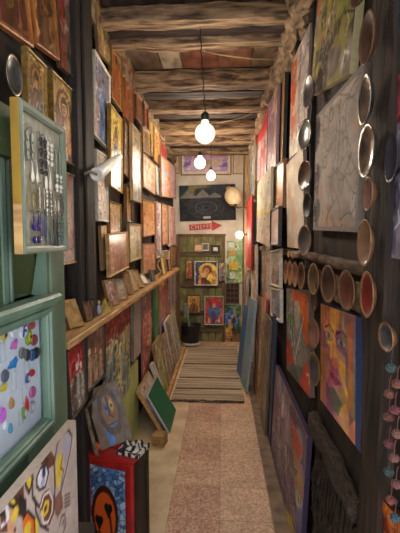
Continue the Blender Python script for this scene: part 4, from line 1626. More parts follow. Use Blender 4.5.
# ------------------------------------------------------------------ tribal canvas standing under the cabinet
YT = on_x(77, 470, -.43).y
root = picture(T(-.43, (YT + .60) / 2, 1.065 - .36) @ R(math.pi / 2, 'Z'), YT - .60, .36, 'tribal', {},
               'large taupe canvas of black-outlined masks standing below the badge case', frame=None, t=.025, edge=(186, 168, 150), res=(110, 110), name='canvas_painting')
mb = MB()
mb.box(-.05, .05, -.01, .50, .675, .703, .003)
mb.box(-.045, -.015, .0, .03, 0, .675, .003)
mb.box(-.045, -.015, .46, .49, 0, .675, .003)
mb.box(.015, .045, .0, .03, 0, .675, .003)
mb.box(.015, .045, .46, .49, 0, .675, .003)
tag(mb.build('narrow_bench', W_DARK, None, T(-.45, .65, 0.0)), 'narrow dark bench carrying the taupe mask canvas', 'bench')

# ------------------------------------------------------------------ red box and the clutter on it
RB = T(-.425, 1.80, 0) @ R(math.radians(-16.6), 'Z')
root = empty('red_box', RB)
tag(root, 'low red painted box with an orange skull panel on its front', 'box')
RED = mat('red_box_paint', (176, 36, 30), (140, 26, 24), nscale=9, rough=.4)
mb = MB()
mb.box(-.30, 0, .002, .16, .02, .50, .004)
mb.build('body', W_BLACK, root)
mb = MB()
mb.box(-.305, .004, -.012, .165, .50, .516, .003)
mb.build('lid', RED, root)
mb = MB()
frame_mesh(mb, .30, .50, .048, .012, .012)
f = mb.build('front_frame', RED, root)
f.location = (-.15, 0, 0.0)
me = canvas_mesh('skull_panel', .215, .42, .006, 'skull', {}, 77, 66, 90)
sk = link('skull_panel', me, PAINT, root)
sk.location = (-.152, -.002, .035)
sk['label'] = 'orange skull on blue mosaic panel'
mb = MB()
mb.box(.0, .006, .012, .03, .02, .495)
mb.box(.0, .006, .13, .15, .02, .495)
mb.box(.0, .005, .03, .13, .46, .495)
mb.build('side_battens', W_DARK, root)


def cloth(name, label, cat, M, w, d, cols, seed, amp=.02, parts=None, n=14):
    """crumpled cloth lying on something; bands of colour along its length"""
    rng = np.random.default_rng(seed)
    g = rng.random((6, 6))
    me = bpy.data.meshes.new(name)
    V, F, Cc = [], [], []
    for j in range(n + 1):
        for i in range(n + 1):
            u, v = i / n, j / n
            x, y = u * 5, v * 5
            a, b = min(int(x), 4), min(int(y), 4)
            fx, fy = x - a, y - b
            hgt = (g[b, a] * (1 - fx) + g[b, a + 1] * fx) * (1 - fy) + (g[b + 1, a] * (1 - fx) + g[b + 1, a + 1] * fx) * fy
            k = (u + .25 * math.sin(v * 5 + seed)) * 7
            V.append(((u - .5) * w, (v - .5) * d, .004 + amp * hgt + .004 * math.sin(u * 22)))
            Cc.append(cols[int(k) % len(cols)])
    m0 = len(V)
    for j in range(n):
        for i in range(n):
            a = j * (n + 1) + i
            F.append((a, a + 1, a + n + 2, a + n + 1))
    per = [i for i in range(n + 1)] + [(j * (n + 1) + n) for j in range(1, n + 1)] + [n * (n + 1) + i for i in range(n - 1, -1, -1)] + [j * (n + 1) for j in range(n - 1, 0, -1)]
    for k in per:
        V.append((V[k][0], V[k][1], .0005))
        Cc.append(Cc[k])
    L = len(per)
    for k in range(L):
        F.append((per[k], m0 + k, m0 + (k + 1) % L, per[(k + 1) % L]))
    F.append([m0 + k for k in range(L)][::-1])
    me.from_pydata(V, [], F)
    at = me.attributes.new('Col', 'FLOAT_COLOR', 'POINT')
    at.data.foreach_set('color', np.hstack([lin(Cc), np.ones((len(Cc), 1))]).astype(np.float32).ravel())
    o = link(name, me, MATTE, None, M)
    return tag(o, label, cat)


BZ = .516
cloth('zebra_cloth', 'black and white zebra-striped cloth crumpled on the red box', 'cloth', RB @ T(-.05, .085, BZ), .13, .12, [(28, 26, 28), (206, 200, 194)], 3, .03, n=26)
cloth('red_cloth', 'crumpled dark red cloth on the back of the red box', 'cloth', RB @ T(-.185, .112, BZ), .10, .075, [(156, 30, 36), (170, 44, 44), (130, 22, 30)], 5, .022)
cloth('orange_cloth', 'small orange rag at the near corner of the red box', 'cloth', RB @ T(-.262, .04, BZ), .075, .07, [(200, 84, 34), (176, 60, 30), (206, 130, 80)], 8, .04)
# mask painting leaning on the box
picture(T(-.530, 1.895, .548) @ R(math.radians(16), 'Z') @ R(math.radians(-7), 'X') @ R(math.radians(-15), 'Y'), .165, .315, 'head', {},
        'blue and ochre round mask painting propped askew on the red box', frame=None, t=.016, edge=(110, 96, 76), res=(60, 84), name='canvas_painting')
# stick across and carved pale knob beside it
mb = MB()
mb.tube([on_y(86, 408, 1.82), on_y(97, 394, 1.82), on_y(108, 379, 1.83)], [.008, .0095, .008], 8)
mb.tube([on_y(86, 408, 1.82), on_y(90, 428, 1.82), on_y(96, 452, 1.83), Vector((on_y(98, 466, 1.835).x, 1.835, .517))], [.009, .010, .010, .009], 8)
tag(mb.build('bent_branch', mat('branch_bark', (128, 108, 84), (84, 66, 50), nscale=30, rough=.8, bump=.5), None, smooth=True), 'bent grey-brown branch rising from the red box beside the mask painting', 'branch')
# dark satchel hanging off the post foot
mb = MB()
P = on_x(70, 400, -.66)
mb.lathe([(.03, 0), (.07, .02), (.085, .08), (.075, .16), (.045, .21), (.02, .225)], 14, T(-.655, 1.44, .89) @ Matrix.Scale(.5, 4, (1, 0, 0)))
mb.tube([(-.655, 1.45, 1.10), (-.645, 1.45, 1.14), (-.645, 1.46, 1.172), (-.655, 1.47, 1.10)], .006, 6)
tag(mb.build('dark_bag', mat('dark_cloth', (36, 30, 32), (96, 96, 100), (1, 1, 1), 14, .85, lo=.25, hi=.45), None, smooth=True), 'dark bag with light flecks hanging in the corner below the shelf', 'bag')
q = on_x(83, 452, -.60)
root = empty('small_pouch', RB @ T(-.262, .105, BZ))
tag(root, 'small maroon pouch with a cream knob at the back corner of the red box', 'pouch')
MB().lathe([(.01, 0), (.030, .004), (.036, .02), (.028, .042), (.012, .056), (.004, .058)], 16).build('bag', mat('maroon_cloth', (84, 40, 40), (60, 26, 28), nscale=30, rough=.9), root, smooth=True)
MB().lathe([(.004, .054), (.014, .060), (.019, .072), (.015, .086), (.003, .092)], 14).build('knob', mat('cream_knob', (214, 200, 180), nscale=30), root, smooth=True)

# ------------------------------------------------------------------ oval silver plate, upper left
def wall_plate(M, rx, rz, label, rim=CERAM, face=None, depth=.022, group=None, name='wall_plate', cat='plate'):
    """dish hung with its back to local +y; oval rx by rz, origin at its centre back"""
    root = empty(name, M)
    tag(root, label, cat, group)
    S = R(math.pi / 2, 'X')
    sc = Matrix.Diagonal((rx, 1, rz, 1))
    mb = MB()
    prof = [(.30, .0), (.62, -.25), (.93, -.85), (1.0, -1.0), (.985, -1.10), (.90, -1.0), (.86, -.92)]
    mb.lathe([(r, -z * depth) for r, z in prof], 28, sc @ S, cap=False)
    mb.build('rim', rim, root, smooth=True)
    mb = MB()
    mb.lathe([(.90, depth * .98), (.86, depth * .92), (.62, depth * .45), (.34, depth * .25), (.02, depth * .22)], 28, sc @ S, cap=False)
    mb.build('bowl_face', face or rim, root, smooth=True)
    return root


def plate_px(side, X, px, py, wp, hp, label, turn=0, **kw):
    sg = 1 if side == 'L' else -1
    dep = kw.get('depth', .022)
    q = on_x(px, py, X + sg * dep)
    s = (q - EYE).dot(RM @ Vector((0, 0, -1))) / FPX
    rz = hp * s / 2
    d, ax = q.y, abs(X)
    want = wp / FPX * d * d / (2 * rz)          # = d sin t + x cos t for a dish turned t towards the way in
    amp, ph = math.hypot(d, ax), math.atan2(ax, d)
    t = max(0.0, math.asin(min(.95, want / amp)) - ph)
    rx = rz if want >= ax else rz * max(.45, want / ax)
    t = min(t, math.radians(40)) if want >= ax else 0.0
    base = q + Vector((sg * (rx * math.sin(t) - dep), 0, 0))
    a = math.pi / 2 if side == 'L' else -math.pi / 2
    return wall_plate(T(*base) @ R(a - sg * t, 'Z'), rx, rz, label, **kw)


D_SIL = mat('dark_silver', (120, 118, 112), (50, 50, 48), nscale=14, rough=.35, metal=.6)
plate_px('L', -.70, 14.5, 75, 17, 40, 'oval silver plate hung beside the arched gold icon', rim=STEEL, face=D_SIL)

# ------------------------------------------------------------------ right wall: pictures
R_ = .44
hang('R', R_, (358, -75, 51), (314, -22, 101), 'yellowgreen', {}, 'large yellow-green abstract canvas high between the two plate columns', surf=MATTE, frame=None, t=.028, edge=(190, 176, 130), name='canvas_painting')
hang('R', R_, (360, 72, 229), (314.5, 118, 232), 'scratch', dict(border=(140, 126, 118), n=64), 'large pale grey canvas scratched with line drawings', surf=MATTE, frame=None, t=.025, name='canvas_painting', edge=(150, 136, 124))
hang('R', R_, (308, 28, 143), (290.5, 68, 157), 'orangefig', {},
     'grey picture with a vertical orange-red figure, high beyond the yellow-green canvas', frame=None, t=.02, name='canvas_painting')
hang('R', R_, (305.5, 149, 249), (288, 167, 247.5), 'plain', dict(c=(206, 194, 178), c2=(196, 150, 110), mot=12),
     'tall pale bare canvas hanging beside the lower dark plates', surf=MATTE, frame=None, t=.02, lean=-2, name='canvas_painting')
hang('R', R_, (285, 72, 163), (281, 80, 165), 'plain', dict(c=(190, 150, 90), c2=(120, 80, 50)), 'tall narrow picture in a black frame beside the orange-red figure one', frame=W_BLACK, fw=.014)
hang('R', R_, (280.4, 82, 165), (277, 90, 167), 'plain', dict(c=(206, 200, 190), c2=(120, 110, 104)), 'tall narrow picture in a white frame touching the black-framed one', frame=W_WHITE, fw=.014)
hang('R', .43, (276.5, 88, 164), (267.5, 108, 173), 'streak', dict(pal=[(206, 170, 110), (170, 140, 170), (214, 190, 176), (150, 110, 130)], n=6),
     'mauve and ochre striped picture high in the right row', frame=None, t=.02)
hang('R', .408, (267, 104, 173), (256, 124, 183), 'figs', dict(bg=(196, 176, 180), pal=[(150, 160, 190), (206, 190, 190), (190, 60, 60)], n=3, top=(186, 36, 48), topv=.6),
     'picture with crimson upper half and blue-white figures, high right row', frame=None, t=.02)
hang('R', .385, (255.4, 128, 196), (250, 140, 198), 'streak', dict(pal=[(120, 140, 140), (180, 180, 160), (96, 120, 150)], n=4), 'blue-green slim picture next to the crimson-topped one', frame=W_TAN, fw=.012)
hang('R', .385, (249.5, 138, 200), (245.5, 146, 201), 'plain', dict(c=(196, 186, 160), c2=(150, 140, 110)), 'slim beige picture high at the far end of the right row', frame=W_TAN, fw=.012)
hang('R', .425, (284.5, 160, 207), (276, 166, 208.5), 'streak', dict(pal=[(196, 130, 60), (206, 160, 100), (170, 100, 50)], n=4), 'orange picture in a brown frame under the black and white narrow ones', frame=W_BROWN, fw=.018)
hang('R', .415, (270.5, 172, 243), (257, 182, 244), 'land', dict(sky=(216, 206, 176), low=(206, 190, 166), mid=(222, 196, 110), acc=(190, 190, 176)),
     'pale yellow hazy painting below the crimson-topped picture', surf=MATTE, frame=None, t=.02)
hang('R', .425, (279.5, 207, 246), (271, 211, 245), 'plain', dict(c=(206, 176, 166), c2=(190, 150, 140)), 'pink sheet in a black frame beside the pale yellow painting', frame=W_BLACK, fw=.016)
hang('R', .385, (251.5, 198, 268), (246.5, 202, 268), 'plain', dict(c=(186, 52, 44), c2=(160, 40, 36)), 'upright red board by the glowing wall lamp', surf=MATTE, frame=None, t=.02)
hang('R', .425, (280.5, 249, 289), (271, 252, 285), 'figs', dict(bg=(176, 160, 146), pal=[(150, 130, 120), (190, 110, 90)], n=2), 'upper of two white-framed pictures one above the other', frame=W_WHITE, fw=.018)
hang('R', .425, (281, 291, 322), (271, 287, 316), 'figs', dict(bg=(150, 150, 160), pal=[(120, 130, 160), (190, 180, 176)], n=2), 'lower of two white-framed pictures one above the other', frame=W_WHITE, fw=.018)
hang('R', R_, (270, 247, 326), (258, 246, 314), 'streak', dict(pal=[(176, 164, 146), (196, 184, 166), (150, 138, 122), (200, 160, 140)], n=7), 'grey-brown boarded panel below the pale yellow painting', frame=None, t=.02)
hang('R', .385, (256.5, 246, 312), (252, 246, 306), 'plain', dict(c=(206, 190, 170), c2=(170, 150, 130)), 'pale slim panel under the upright red board', frame=W_WHITE, fw=.01)
hang('R', .385, (251.4, 271, 318), (246.5, 270, 312), 'streak', dict(pal=[(196, 176, 160), (170, 130, 120), (206, 190, 180)], n=4), 'cream and rose slim panel by the end wall corner', frame=W_TAN, fw=.01)
# lower right: big face, red figure, purple
hang('R', R_, (364, 316, 463), (320.5, 308, 396), 'face', {}, 'bright canvas of a multicoloured face with blue edge', frame=None, t=.03, edge=(30, 66, 120), name='canvas_painting', res=(80, 130))
hang('R', R_, (309.5, 295, 394), (286.5, 287, 371), 'redfig', {}, 'grey canvas of a red-haired figure with white line', frame=None, t=.025, name='canvas_painting', res=(60, 110))


def lean_r(x0, x1, ztop, y0, y1, *a, **k):
    return lean_board(x0, x1, ztop, y0, y1, *a, **k)


lean_r(.385, .415, .66, 1.80, 2.86, 'purple', {}, 'large purple canvas leaning on the floor below the red-haired figure', t=.025, res=(90, 110), edge=(66, 54, 80), name='canvas_painting')
lean_r(.385, .408, 1.02, 2.90, 3.02, 'plain', dict(c=(34, 50, 84), c2=(24, 36, 60)), 'narrow navy blue board standing beside the purple canvas', t=.02)
lean_r(.36, .392, .95, 3.06, 3.40, 'streak', dict(pal=[(96, 92, 80), (120, 110, 90), (70, 76, 84), (140, 110, 90)], n=7), 'dark grey streaky board standing next to the navy one', t=.02)
lean_r(.365, .408, 1.06, 3.44, 3.86, 'figs', dict(bg=(176, 140, 104), pal=[(196, 160, 116), (150, 96, 66), (206, 130, 60)], n=4), 'tan figure board with a red side edge leaning on the right', t=.022, edge=(186, 46, 46))
lean_r(.355, .39, 1.0, 3.89, 4.15, 'figs', dict(bg=(150, 110, 84), pal=[(176, 130, 90), (120, 84, 66)], n=4), 'brown board leaning next along from the red-edged one', t=.022)
lean_r(.245, .335, .95, 3.92, 4.22, 'plain', dict(c=(130, 160, 172), c2=(110, 140, 160)), 'pale blue board propped standing out into the passage', t=.02, edge=(150, 176, 186), turn=math.radians(8), z0=.022)
lean_r(.212, .300, .80, 4.30, 4.58, 'plain', dict(c=(60, 110, 160), c2=(40, 90, 140)), 'deep blue board propped just behind the pale blue one', t=.02, edge=(50, 96, 146), turn=math.radians(8), z0=.022)
lean_r(.30, .350, 1.1, 4.97, 5.25, 'streak', dict(pal=[(206, 196, 180), (170, 150, 140), (150, 170, 176)], n=5), 'tall cream board leaning in the far right corner', t=.02)
lean_r(.29, .345, 1.15, 5.28, 5.58, 'streak', dict(pal=[(190, 170, 120), (150, 96, 76), (206, 190, 160)], n=5), 'ochre streaked board leaning beside the tall cream one', t=.02)

# beyond the near post
hang('R', .45, (418, -125, 16), (379, -60, 44), 'plain', dict(c=(30, 84, 116), c2=(40, 100, 124), mot=8), 'deep teal canvas in the upper corner beyond the rough post', frame=None, t=.02, edge=(96, 140, 150), lean=-3)
hang('R', .45, (424, 60, 261), (384, 88, 258), 'figs', dict(bg=(150, 136, 150), pal=[(120, 110, 140), (176, 160, 160), (96, 90, 110)], n=4, top=(120, 40, 46), topv=.74), 'grey-lilac canvas with a dark red top beyond the rough post', frame=None, t=.02)
plate_px('R', .435, 390.5, 158, 13, 50, 'dark hanging dish in front of the grey-lilac canvas', rim=mat('slate_dish', (70, 66, 74), (50, 46, 52), nscale=20, rough=.4), face=mat('slate_dish', (70, 66, 74)), depth=.012)
hang('R', .45, (418, 540, 645), (384, 505, 585), 'patch', dict(pal=[(206, 100, 40), (186, 80, 40), (150, 60, 40)], n=8), 'orange canvas low beyond the rough post under the pompoms', frame=None, t=.02)

# plates
RIMB = mat('brown_dish_rim', (150, 110, 80), (104, 74, 52), nscale=18, rough=.4)
DARKF = mat('dark_brown_glaze', (92, 64, 50), (56, 38, 30), nscale=14, rough=.3, coat=.3)
REDF = mat('dark_red_glaze', (140, 44, 36), (84, 34, 28), nscale=10, rough=.3, coat=.4)
ROSE = mat('rose_grey_glaze', (150, 106, 92), (110, 74, 62), nscale=12, rough=.3, coat=.4)
GREYF = mat('grey_blue_glaze', (84, 82, 86), (58, 54, 56), nscale=12, rough=.3, coat=.3)
G1 = 'plates on the rough post'
PX = .418
plate_px('R', PX, 357.5, -4, 12, 24, 'plate cut by the photo top on the rough post', rim=RIMB, face=DARKF, group=G1)
wb = plate_px('R', PX, 366.5, 38, 14, 52, 'long brown wooden dish high on the rough post', rim=mat('dish_wood', (128, 88, 62), (84, 56, 40), nscale=10), face=mat('dish_wood_in', (110, 74, 54), (66, 44, 34), nscale=8), group=G1)
plate_px('R', PX, 364.5, 99.5, 12, 50, 'silver plate on the rough post right under the long wooden dish', rim=STEEL, face=mat('bright_silver', (214, 206, 196), (150, 140, 132), nscale=10, rough=.25, metal=.9), group=G1)
plate_px('R', PX, 366, 151, 15, 54, 'larger silver dish on the rough post beside the pale grey canvas', rim=STEEL, face=mat('bright_silver_b', (206, 196, 186), (120, 110, 104), nscale=9, rough=.25, metal=.9), group=G1)
plate_px('R', PX, 367.5, 194, 10, 34, 'small rose-brown plate on the rough post below both silver ones', rim=RIMB, face=ROSE, group=G1)
plate_px('R', PX, 364, 243, 14, 48, 'tan plate lowest on the rough post above the plate row', rim=CERAM, face=mat('tan_glaze', (150, 116, 88), (120, 90, 66), nscale=12, rough=.35), group=G1)
G2 = 'plates between the large canvases'
plate_px('R', .43, 309.5, 92, 10, 32, 'grey metal plate beside the yellow-green canvas', rim=STEEL, face=GREYF, group=G2)
plate_px('R', .43, 307.5, 135, 13, 31, 'shiny dark dish beside the top of the pale grey canvas', rim=mat('dark_metal_rim', (110, 96, 88), (60, 52, 48), nscale=20, rough=.25, metal=.7), face=GREYF, group=G2)
plate_px('R', .43, 307.5, 175.5, 13, 30, 'dark dish over the edge of the tall pale canvas', rim=mat('dark_metal_rim', (0, 0, 0)), face=DARKF, group=G2)
plate_px('R', .43, 307, 240.5, 13, 31, 'greenish brown dish under the dark ones, over the plate row', rim=RIMB, face=GREYF, group=G2)
plate_px('R', .43, 308, 205, 8, 26, 'nearly black dish tucked behind the pale grey canvas edge', rim=W_BLACK, face=W_BLACK, group=G2)
G3 = 'row of plates along the right wall'
ROW = [(366.5, 294.5, 14, 47, CERAM, REDF, 'red-centred plate, nearest in the plate row beside the post'),
       (347.5, 290.5, 17, 41, RIMB, mat('red_brown_glaze', (116, 62, 50), (84, 46, 38), nscale=10, rough=.3, coat=.3), 'reddish brown plate, second in the plate row from the post'),
       (329.5, 284, 15, 38, RIMB, DARKF, 'brown plate, third in the plate row from the post'),
       (314.5, 279, 11, 32, CERAM, mat('olive_glaze', (110, 92, 64), (74, 60, 44), nscale=10, rough=.3), 'olive brown plate, fourth in the plate row from the post'),
       (301.5, 276, 7, 28, RIMB, DARKF, 'small brown plate, fifth in the plate row from the post'),
       (295, 274.5, 5.5, 26, CERAM, ROSE, 'small rosy plate, sixth in the plate row from the post'),
       (290, 273, 5, 25, CERAM, mat('ochre_glaze', (150, 110, 66), (104, 74, 46), nscale=10, rough=.3), 'small ochre plate, seventh in the plate row from the post'),
       (285.5, 272, 4, 24, RIMB, ROSE, 'last small plate of the row, farthest from the post')]
for px, py, wp, hp, rim, fc, lab in ROW:
    M0 = plate_px('R', .425, px, py, wp, hp, lab, rim=rim, face=fc, group=G3, turn=5)
G4 = 'plates beside the big face canvas'
plate_px('R', .43, 314, 297, 6, 30, 'dark thin dish seen edgeways under the plate row', rim=W_DARK, face=DARKF, group=G4, turn=10)
plate_px('R', .43, 314.5, 333, 11, 31, 'brown dish beside the upper part of the face canvas', rim=RIMB, face=ROSE, group=G4)
plate_px('R', .43, 315, 368.5, 11, 34, 'blue-grey dish with brass rim beside the chin of the face canvas', rim=W_GOLD, face=GREYF, group=G4)
# rail the plate row hangs from
mb = MB()
rough_bar(mb, 'y', 1.75, .03, .045, RW, .005, .05)
tag(mb.build('plate_rail', mat('rail_wood', (120, 96, 74), (70, 52, 40), (4, 1, 4), 12, .8, bump=.5), None, T(.458, 1.18, 1.508) @ R(math.radians(.4), 'X'), smooth=True), 'weathered wooden rail the row of plates hangs from', 'rail')
mb = MB()
mb.box(-.01, .01, -.13, .13, -.012, .012, .003)
mb.box(-.016, -.01, -.09, -.05, -.018, .018, .002)
mb.box(-.016, -.01, .04, .08, -.018, .018, .002)
tag(mb.build('coat_hook_bar', W_TAN, None, T(.420, 2.28, 1.515)), 'short tan peg bar over the small plates below the tall pale canvas', 'peg bar')
# rough matting behind the plates
mb = MB()
rough_bar(mb, 'y', .52, .012, .10, RW, .008, .04)
tag(mb.build('straw_mat', mat('straw', (156, 130, 98), (84, 66, 48), (4, 1, 1), 26, .95, bump=1.0, detail=8), None, T(.464, 1.24, 1.405)), 'brown straw mat behind the plates under the pale grey canvas', 'mat')
# shaggy fibre hanging under the low rail
mb = MB()
rr = random.Random(9)
for k in range(260):
    y = rr.uniform(1.22, 1.74)
    z = rr.uniform(.60, .72)
    l = rr.uniform(.2, .5)
    mb.tube([(.455 + rr.uniform(-.02, .012), y, z), (.445 + rr.uniform(-.03, .02), y + rr.uniform(-.02, .02), z - l * .5), (.450 + rr.uniform(-.03, .02), y + rr.uniform(-.04, .04), z - l)], .004, 3, False)
o = mb.build('palm_fibre', mat('palm_fibre', (64, 50, 36), (24, 18, 14), nscale=30, rough=.95), None)
tag(o, 'dark shaggy palm fibre hanging under the bark rail', 'fibre', kind='stuff')

# pompom strings beyond the post
PP = [(391, 330, (120, 146, 144)), (397, 346, (200, 130, 110)), (389, 356, (206, 140, 120)), (395, 372, (196, 110, 120)), (388.5, 379, (190, 120, 110)),
      (397, 396, (206, 150, 130)), (389, 406, (190, 110, 120)), (394, 420, (206, 140, 130)), (389, 434, (120, 146, 144)), (396, 446, (200, 130, 130)), (391, 462, (206, 120, 110)), (395, 480, (110, 150, 160))]
PLAB = ['pale teal pompom, topmost of the strings beyond the post', 'peach pompom beside the topmost teal one', 'salmon pompom just below the topmost teal one',
        'rose pompom, fourth down the strings', 'dusty pink pompom below the salmon one', 'light peach pompom, sixth down the strings',
        'dark rose pompom halfway down the strings', 'pale salmon pompom, eighth down the strings', 'teal pompom in the lower half of the strings',
        'soft pink pompom beside the lower teal one', 'coral pompom low on the strings', 'blue-grey pompom, lowest on the strings']
for (px, py, c), lab in zip(PP, PLAB):
    q = on_x(px, py + 38, .43)
    s = q.y / FPX
    bm = bmesh.new()
    bmesh.ops.create_icosphere(bm, subdivisions=3, radius=5.0 * s)
    rr = random.Random(int(px * py))
    for v in bm.verts:
        v.co *= rr.uniform(.82, 1.12)
        v.co.z *= .9
    mb = MB()
    mb.bm.free()
    mb.bm = bm
    mb.tube([(0, 0, 4 * s), (.002, .002, 14 * s), (.004, .0, 19 * s)], .0012, 5)
    tag(mb.build('pompom', mat('wool_%d_%d_%d' % c, tuple(int(v * .74) for v in c), tuple(int(v * .5) for v in c), nscale=60, rough=.95), None, T(*q)), lab, 'pompom', 'wool pompoms on strings')
q = on_x(394.5, 337, .44)
wall_plate(T(*q) @ R(-math.pi / 2, 'Z'), .045, .038, 'small clay bowl hung beyond the post above the pompoms', rim=CERAM, face=GREYF, name='clay_bowl', cat='bowl')

# ------------------------------------------------------------------ end wall
def end_rect(x0, x1, y0, y1, Y=YE):
    a = on_y(x0, y0, Y)
    b = on_y(x1, y1, Y)
    return (a.x + b.x) / 2, b.z, b.x - a.x, a.z - b.z


def end_pic(x0, x1, y0, y1, style, opts, label, Y=YE - .024, roll=0.0, **kw):
    cx, z, w, h = end_rect(x0, x1, y0, y1, Y)
    kw.setdefault('res', ((x1 - x0) * 1.8, (y1 - y0) * 1.8))
    return picture(T(cx, Y, z) @ R(roll, 'Y'), w, h, style, opts, label, **kw)


cx, z, w, h = end_rect(178, 224, 234, 344, YE - .05)
root = empty('plank_door', T(cx, YE - .05, 0.0))
tag(root, 'old green-stained wooden door hung with small pictures at the passage end', 'door')
z0 = 0.01
h = z + h - z0
me = canvas_mesh('door_leaf', w - .05, h - .03, .04, 'door', {}, 301, 70, 110, (80, 70, 44))
dl = link('door_leaf', me, MATTE, root)
dl.location = (0, .01, z0)
mb = MB()
mb.box(-w / 2 - .02, -w / 2 + .03, -.015, .04, 0, z0 + h, .004)
mb.box(w / 2 - .03, w / 2 + .01, -.015, .04, 0, z0 + h, .004)
mb.box(-w / 2 - .02, w / 2 + .02, -.018, .04, z0 + h - .035, z0 + h, .004)
mb.build('door_case', mat('door_case_wood', (116, 84, 56), (76, 54, 38), (3, 3, .6), 10, .6, bump=.3), root)
for zz in (.16, .42, .86, 1.34):
    MB().box(-w / 2 + .035, w / 2 - .04, -.012, .012, zz, zz + .075, .004).build('rail', mat('door_rail_wood', (104, 88, 58), (70, 58, 38), (.6, 3, 3), 10, .65, bump=.3), root)
MB().box(-.02, .02, -.006, .012, .235, .86, .003).build('stile', W_GREY, root)

YD = YE - .102
end_pic(194, 202.5, 243.5, 252, 'plain', dict(c=(206, 180, 140), c2=(170, 130, 90)), 'tiny tan-framed card, first of three in a row at door top', YD, frame=W_TAN, fw=.022)
end_pic(201.5, 209, 243, 251, 'plain', dict(c=(70, 76, 70), c2=(110, 120, 110)), 'tiny dark card in a white frame, middle of three at door top', YD, frame=W_WHITE, fw=.02)
end_pic(211, 220, 245, 253, 'plain', dict(c=(206, 200, 186), c2=(170, 160, 150)), 'tiny white card in a thick black frame, last of three at door top', YD, frame=W_BLACK, fw=.034)
end_pic(194.5, 217.5, 261, 285.5, 'embrace', {}, 'largest door picture, golden figure holding a child on blue', YD, frame=None, t=.018)
end_pic(185.5, 192.5, 260, 279, 'icon', dict(bg=(176, 120, 60), robe=(150, 60, 40), robe2=(120, 70, 40)), 'small orange icon beside the golden embrace picture on the door', YD, frame=W_BROWN, fw=.014, name='icon_painting', cat='icon')
end_pic(219, 226, 263, 281, 'icon', dict(bg=(150, 130, 96), robe=(120, 110, 120), robe2=(90, 70, 80), halo=(206, 190, 140)), 'small grey saint icon on the other side of the golden embrace picture', YD, frame=None, t=.014, name='icon_painting', cat='icon')
end_pic(187, 200.5, 295, 313, 'icon', dict(bg=(196, 150, 50), robe=(120, 60, 30), robe2=(90, 60, 40)), 'yellow gold icon low on the door above the bucket', YD, frame=W_BROWN, fw=.014, name='icon_painting', cat='icon')
end_pic(204.5, 223.5, 296, 325, 'arch', {}, 'red arched picture of blue winged figures low on the door', YD, frame=W_WHITE, fw=.012)

# green hung panel to the side of the door, egg tray, blue swirl picture
end_pic(227, 242, 241, 283, 'patch', dict(pal=[(110, 150, 84), (150, 180, 110), (90, 130, 100), (170, 190, 150)], n=22), 'leafy green poster beside the door under the wall lamp', YE - .02, frame=None, t=.01, name='poster', cat='poster')
for x0, x1, y0, y1, c, lab in ((228.5, 235, 242, 248, (206, 220, 200), 'pale green card, highest on the leafy poster'), (229, 235.5, 250, 256, (206, 150, 70), 'orange card, second down the leafy poster'),
                               (229, 238, 262, 270, (216, 180, 50), 'yellow star-like card in the middle of the leafy poster'), (229.5, 235.5, 272, 279, (196, 216, 190), 'pale mint card, lowest on the leafy poster')):
    end_pic(x0, x1, y0, y1, 'plain', dict(c=c, c2=tuple(int(v * .7) for v in c), mot=20), lab, YE - .035, frame=W_WHITE if c[0] < 210 and c[1] > 200 else None, fw=.012, t=.01, name='card', cat='card')
cx, z, w, h = end_rect(226, 238.5, 283.5, 303, YE - .02)
root = empty('compartment_rack', T(cx, YE - .02, z))
tag(root, 'brown square-holed wooden rack beside the door', 'rack')
mb = MB()
for i in range(4):
    x = -w / 2 + w * i / 3
    mb.box(x - .008, x + .008, -.03, .0, 0, h, .001)
for j in range(5):
    zz = h * j / 4
    mb.box(-w / 2 - .008, w / 2 + .008, -.028, .0, zz - .007, zz + .007, .001)
mb.build('grid', W_BROWN, root)
MB().box(-w / 2, w / 2, 0.0, .012, 0, h).build('back', W_DARK, root)
end_pic(224.5, 241, 305, 343, 'swirl', {}, 'blue swirling picture standing on the floor beside the door', YE - .03, frame=None, t=.02)

# upper end wall
end_pic(180.5, 231.5, 150, 175, 'lilac', {}, 'wide lilac landscape in a cream mount high on the end wall', YE - .02, frame=W_TAN, fw=.02)
end_pic(170, 179.5, 151, 174, 'plain', dict(c=(206, 184, 150), c2=(190, 166, 130)), 'blank cream panel on the post side of the lilac landscape', YE - .02, frame=W_TAN, fw=.014)
end_pic(232.8, 244.5, 150, 174, 'plain', dict(c=(214, 192, 162), c2=(200, 176, 146)), 'blank cream panel on the lamp side of the lilac landscape', YE - .02, frame=W_TAN, fw=.014)
end_pic(180, 236, 185, 220.5, 'mountain', {}, 'dark blue picture with white peaks above the red arrow', YE - .034, math.radians(-1.5), frame=None, t=.02, edge=(24, 28, 34), surf=MATTE)
# red arrow sign with white lettering
cx, z, w, h = end_rect(189.5, 222.5, 223, 230, YE - .012)
root = empty('arrow_sign', T(cx, YE - .012, z) @ R(math.radians(-4), 'Y'))
tag(root, 'red arrow sign with white hand lettering above the door', 'sign')
mb = MB()
mb.prism([(-w / 2, .1 * h), (w * .20, .1 * h), (w * .18, -.22 * h), (w / 2, .5 * h), (w * .18, 1.25 * h), (w * .20, .9 * h), (-w / 2, .9 * h)], -.012, .0)
mb.build('arrow_board', mat('sign_red', (176, 24, 30), (150, 20, 26), nscale=12, rough=.5), root)
fc = bpy.data.curves.new('lettering', 'FONT')
fc.body = 'CHEFFE'
fc.size = h * .78
fc.align_x = 'CENTER'
fc.extrude = .0008
fc.space_character = 1.25
tx = bpy.data.objects.new('lettering', fc)
COL.objects.link(tx)
tx.matrix_world = T(-w * .13, -.0135, h * .24) @ R(math.pi / 2, 'X')
fc.materials.append(mat('sign_white', (226, 196, 190), rough=.6))
bpy.context.view_layer.update()
tme = bpy.data.meshes.new_from_object(tx.evaluated_get(bpy.context.evaluated_depsgraph_get()))
bpy.data.objects.remove(tx)
tx = link('lettering', tme, None, root)
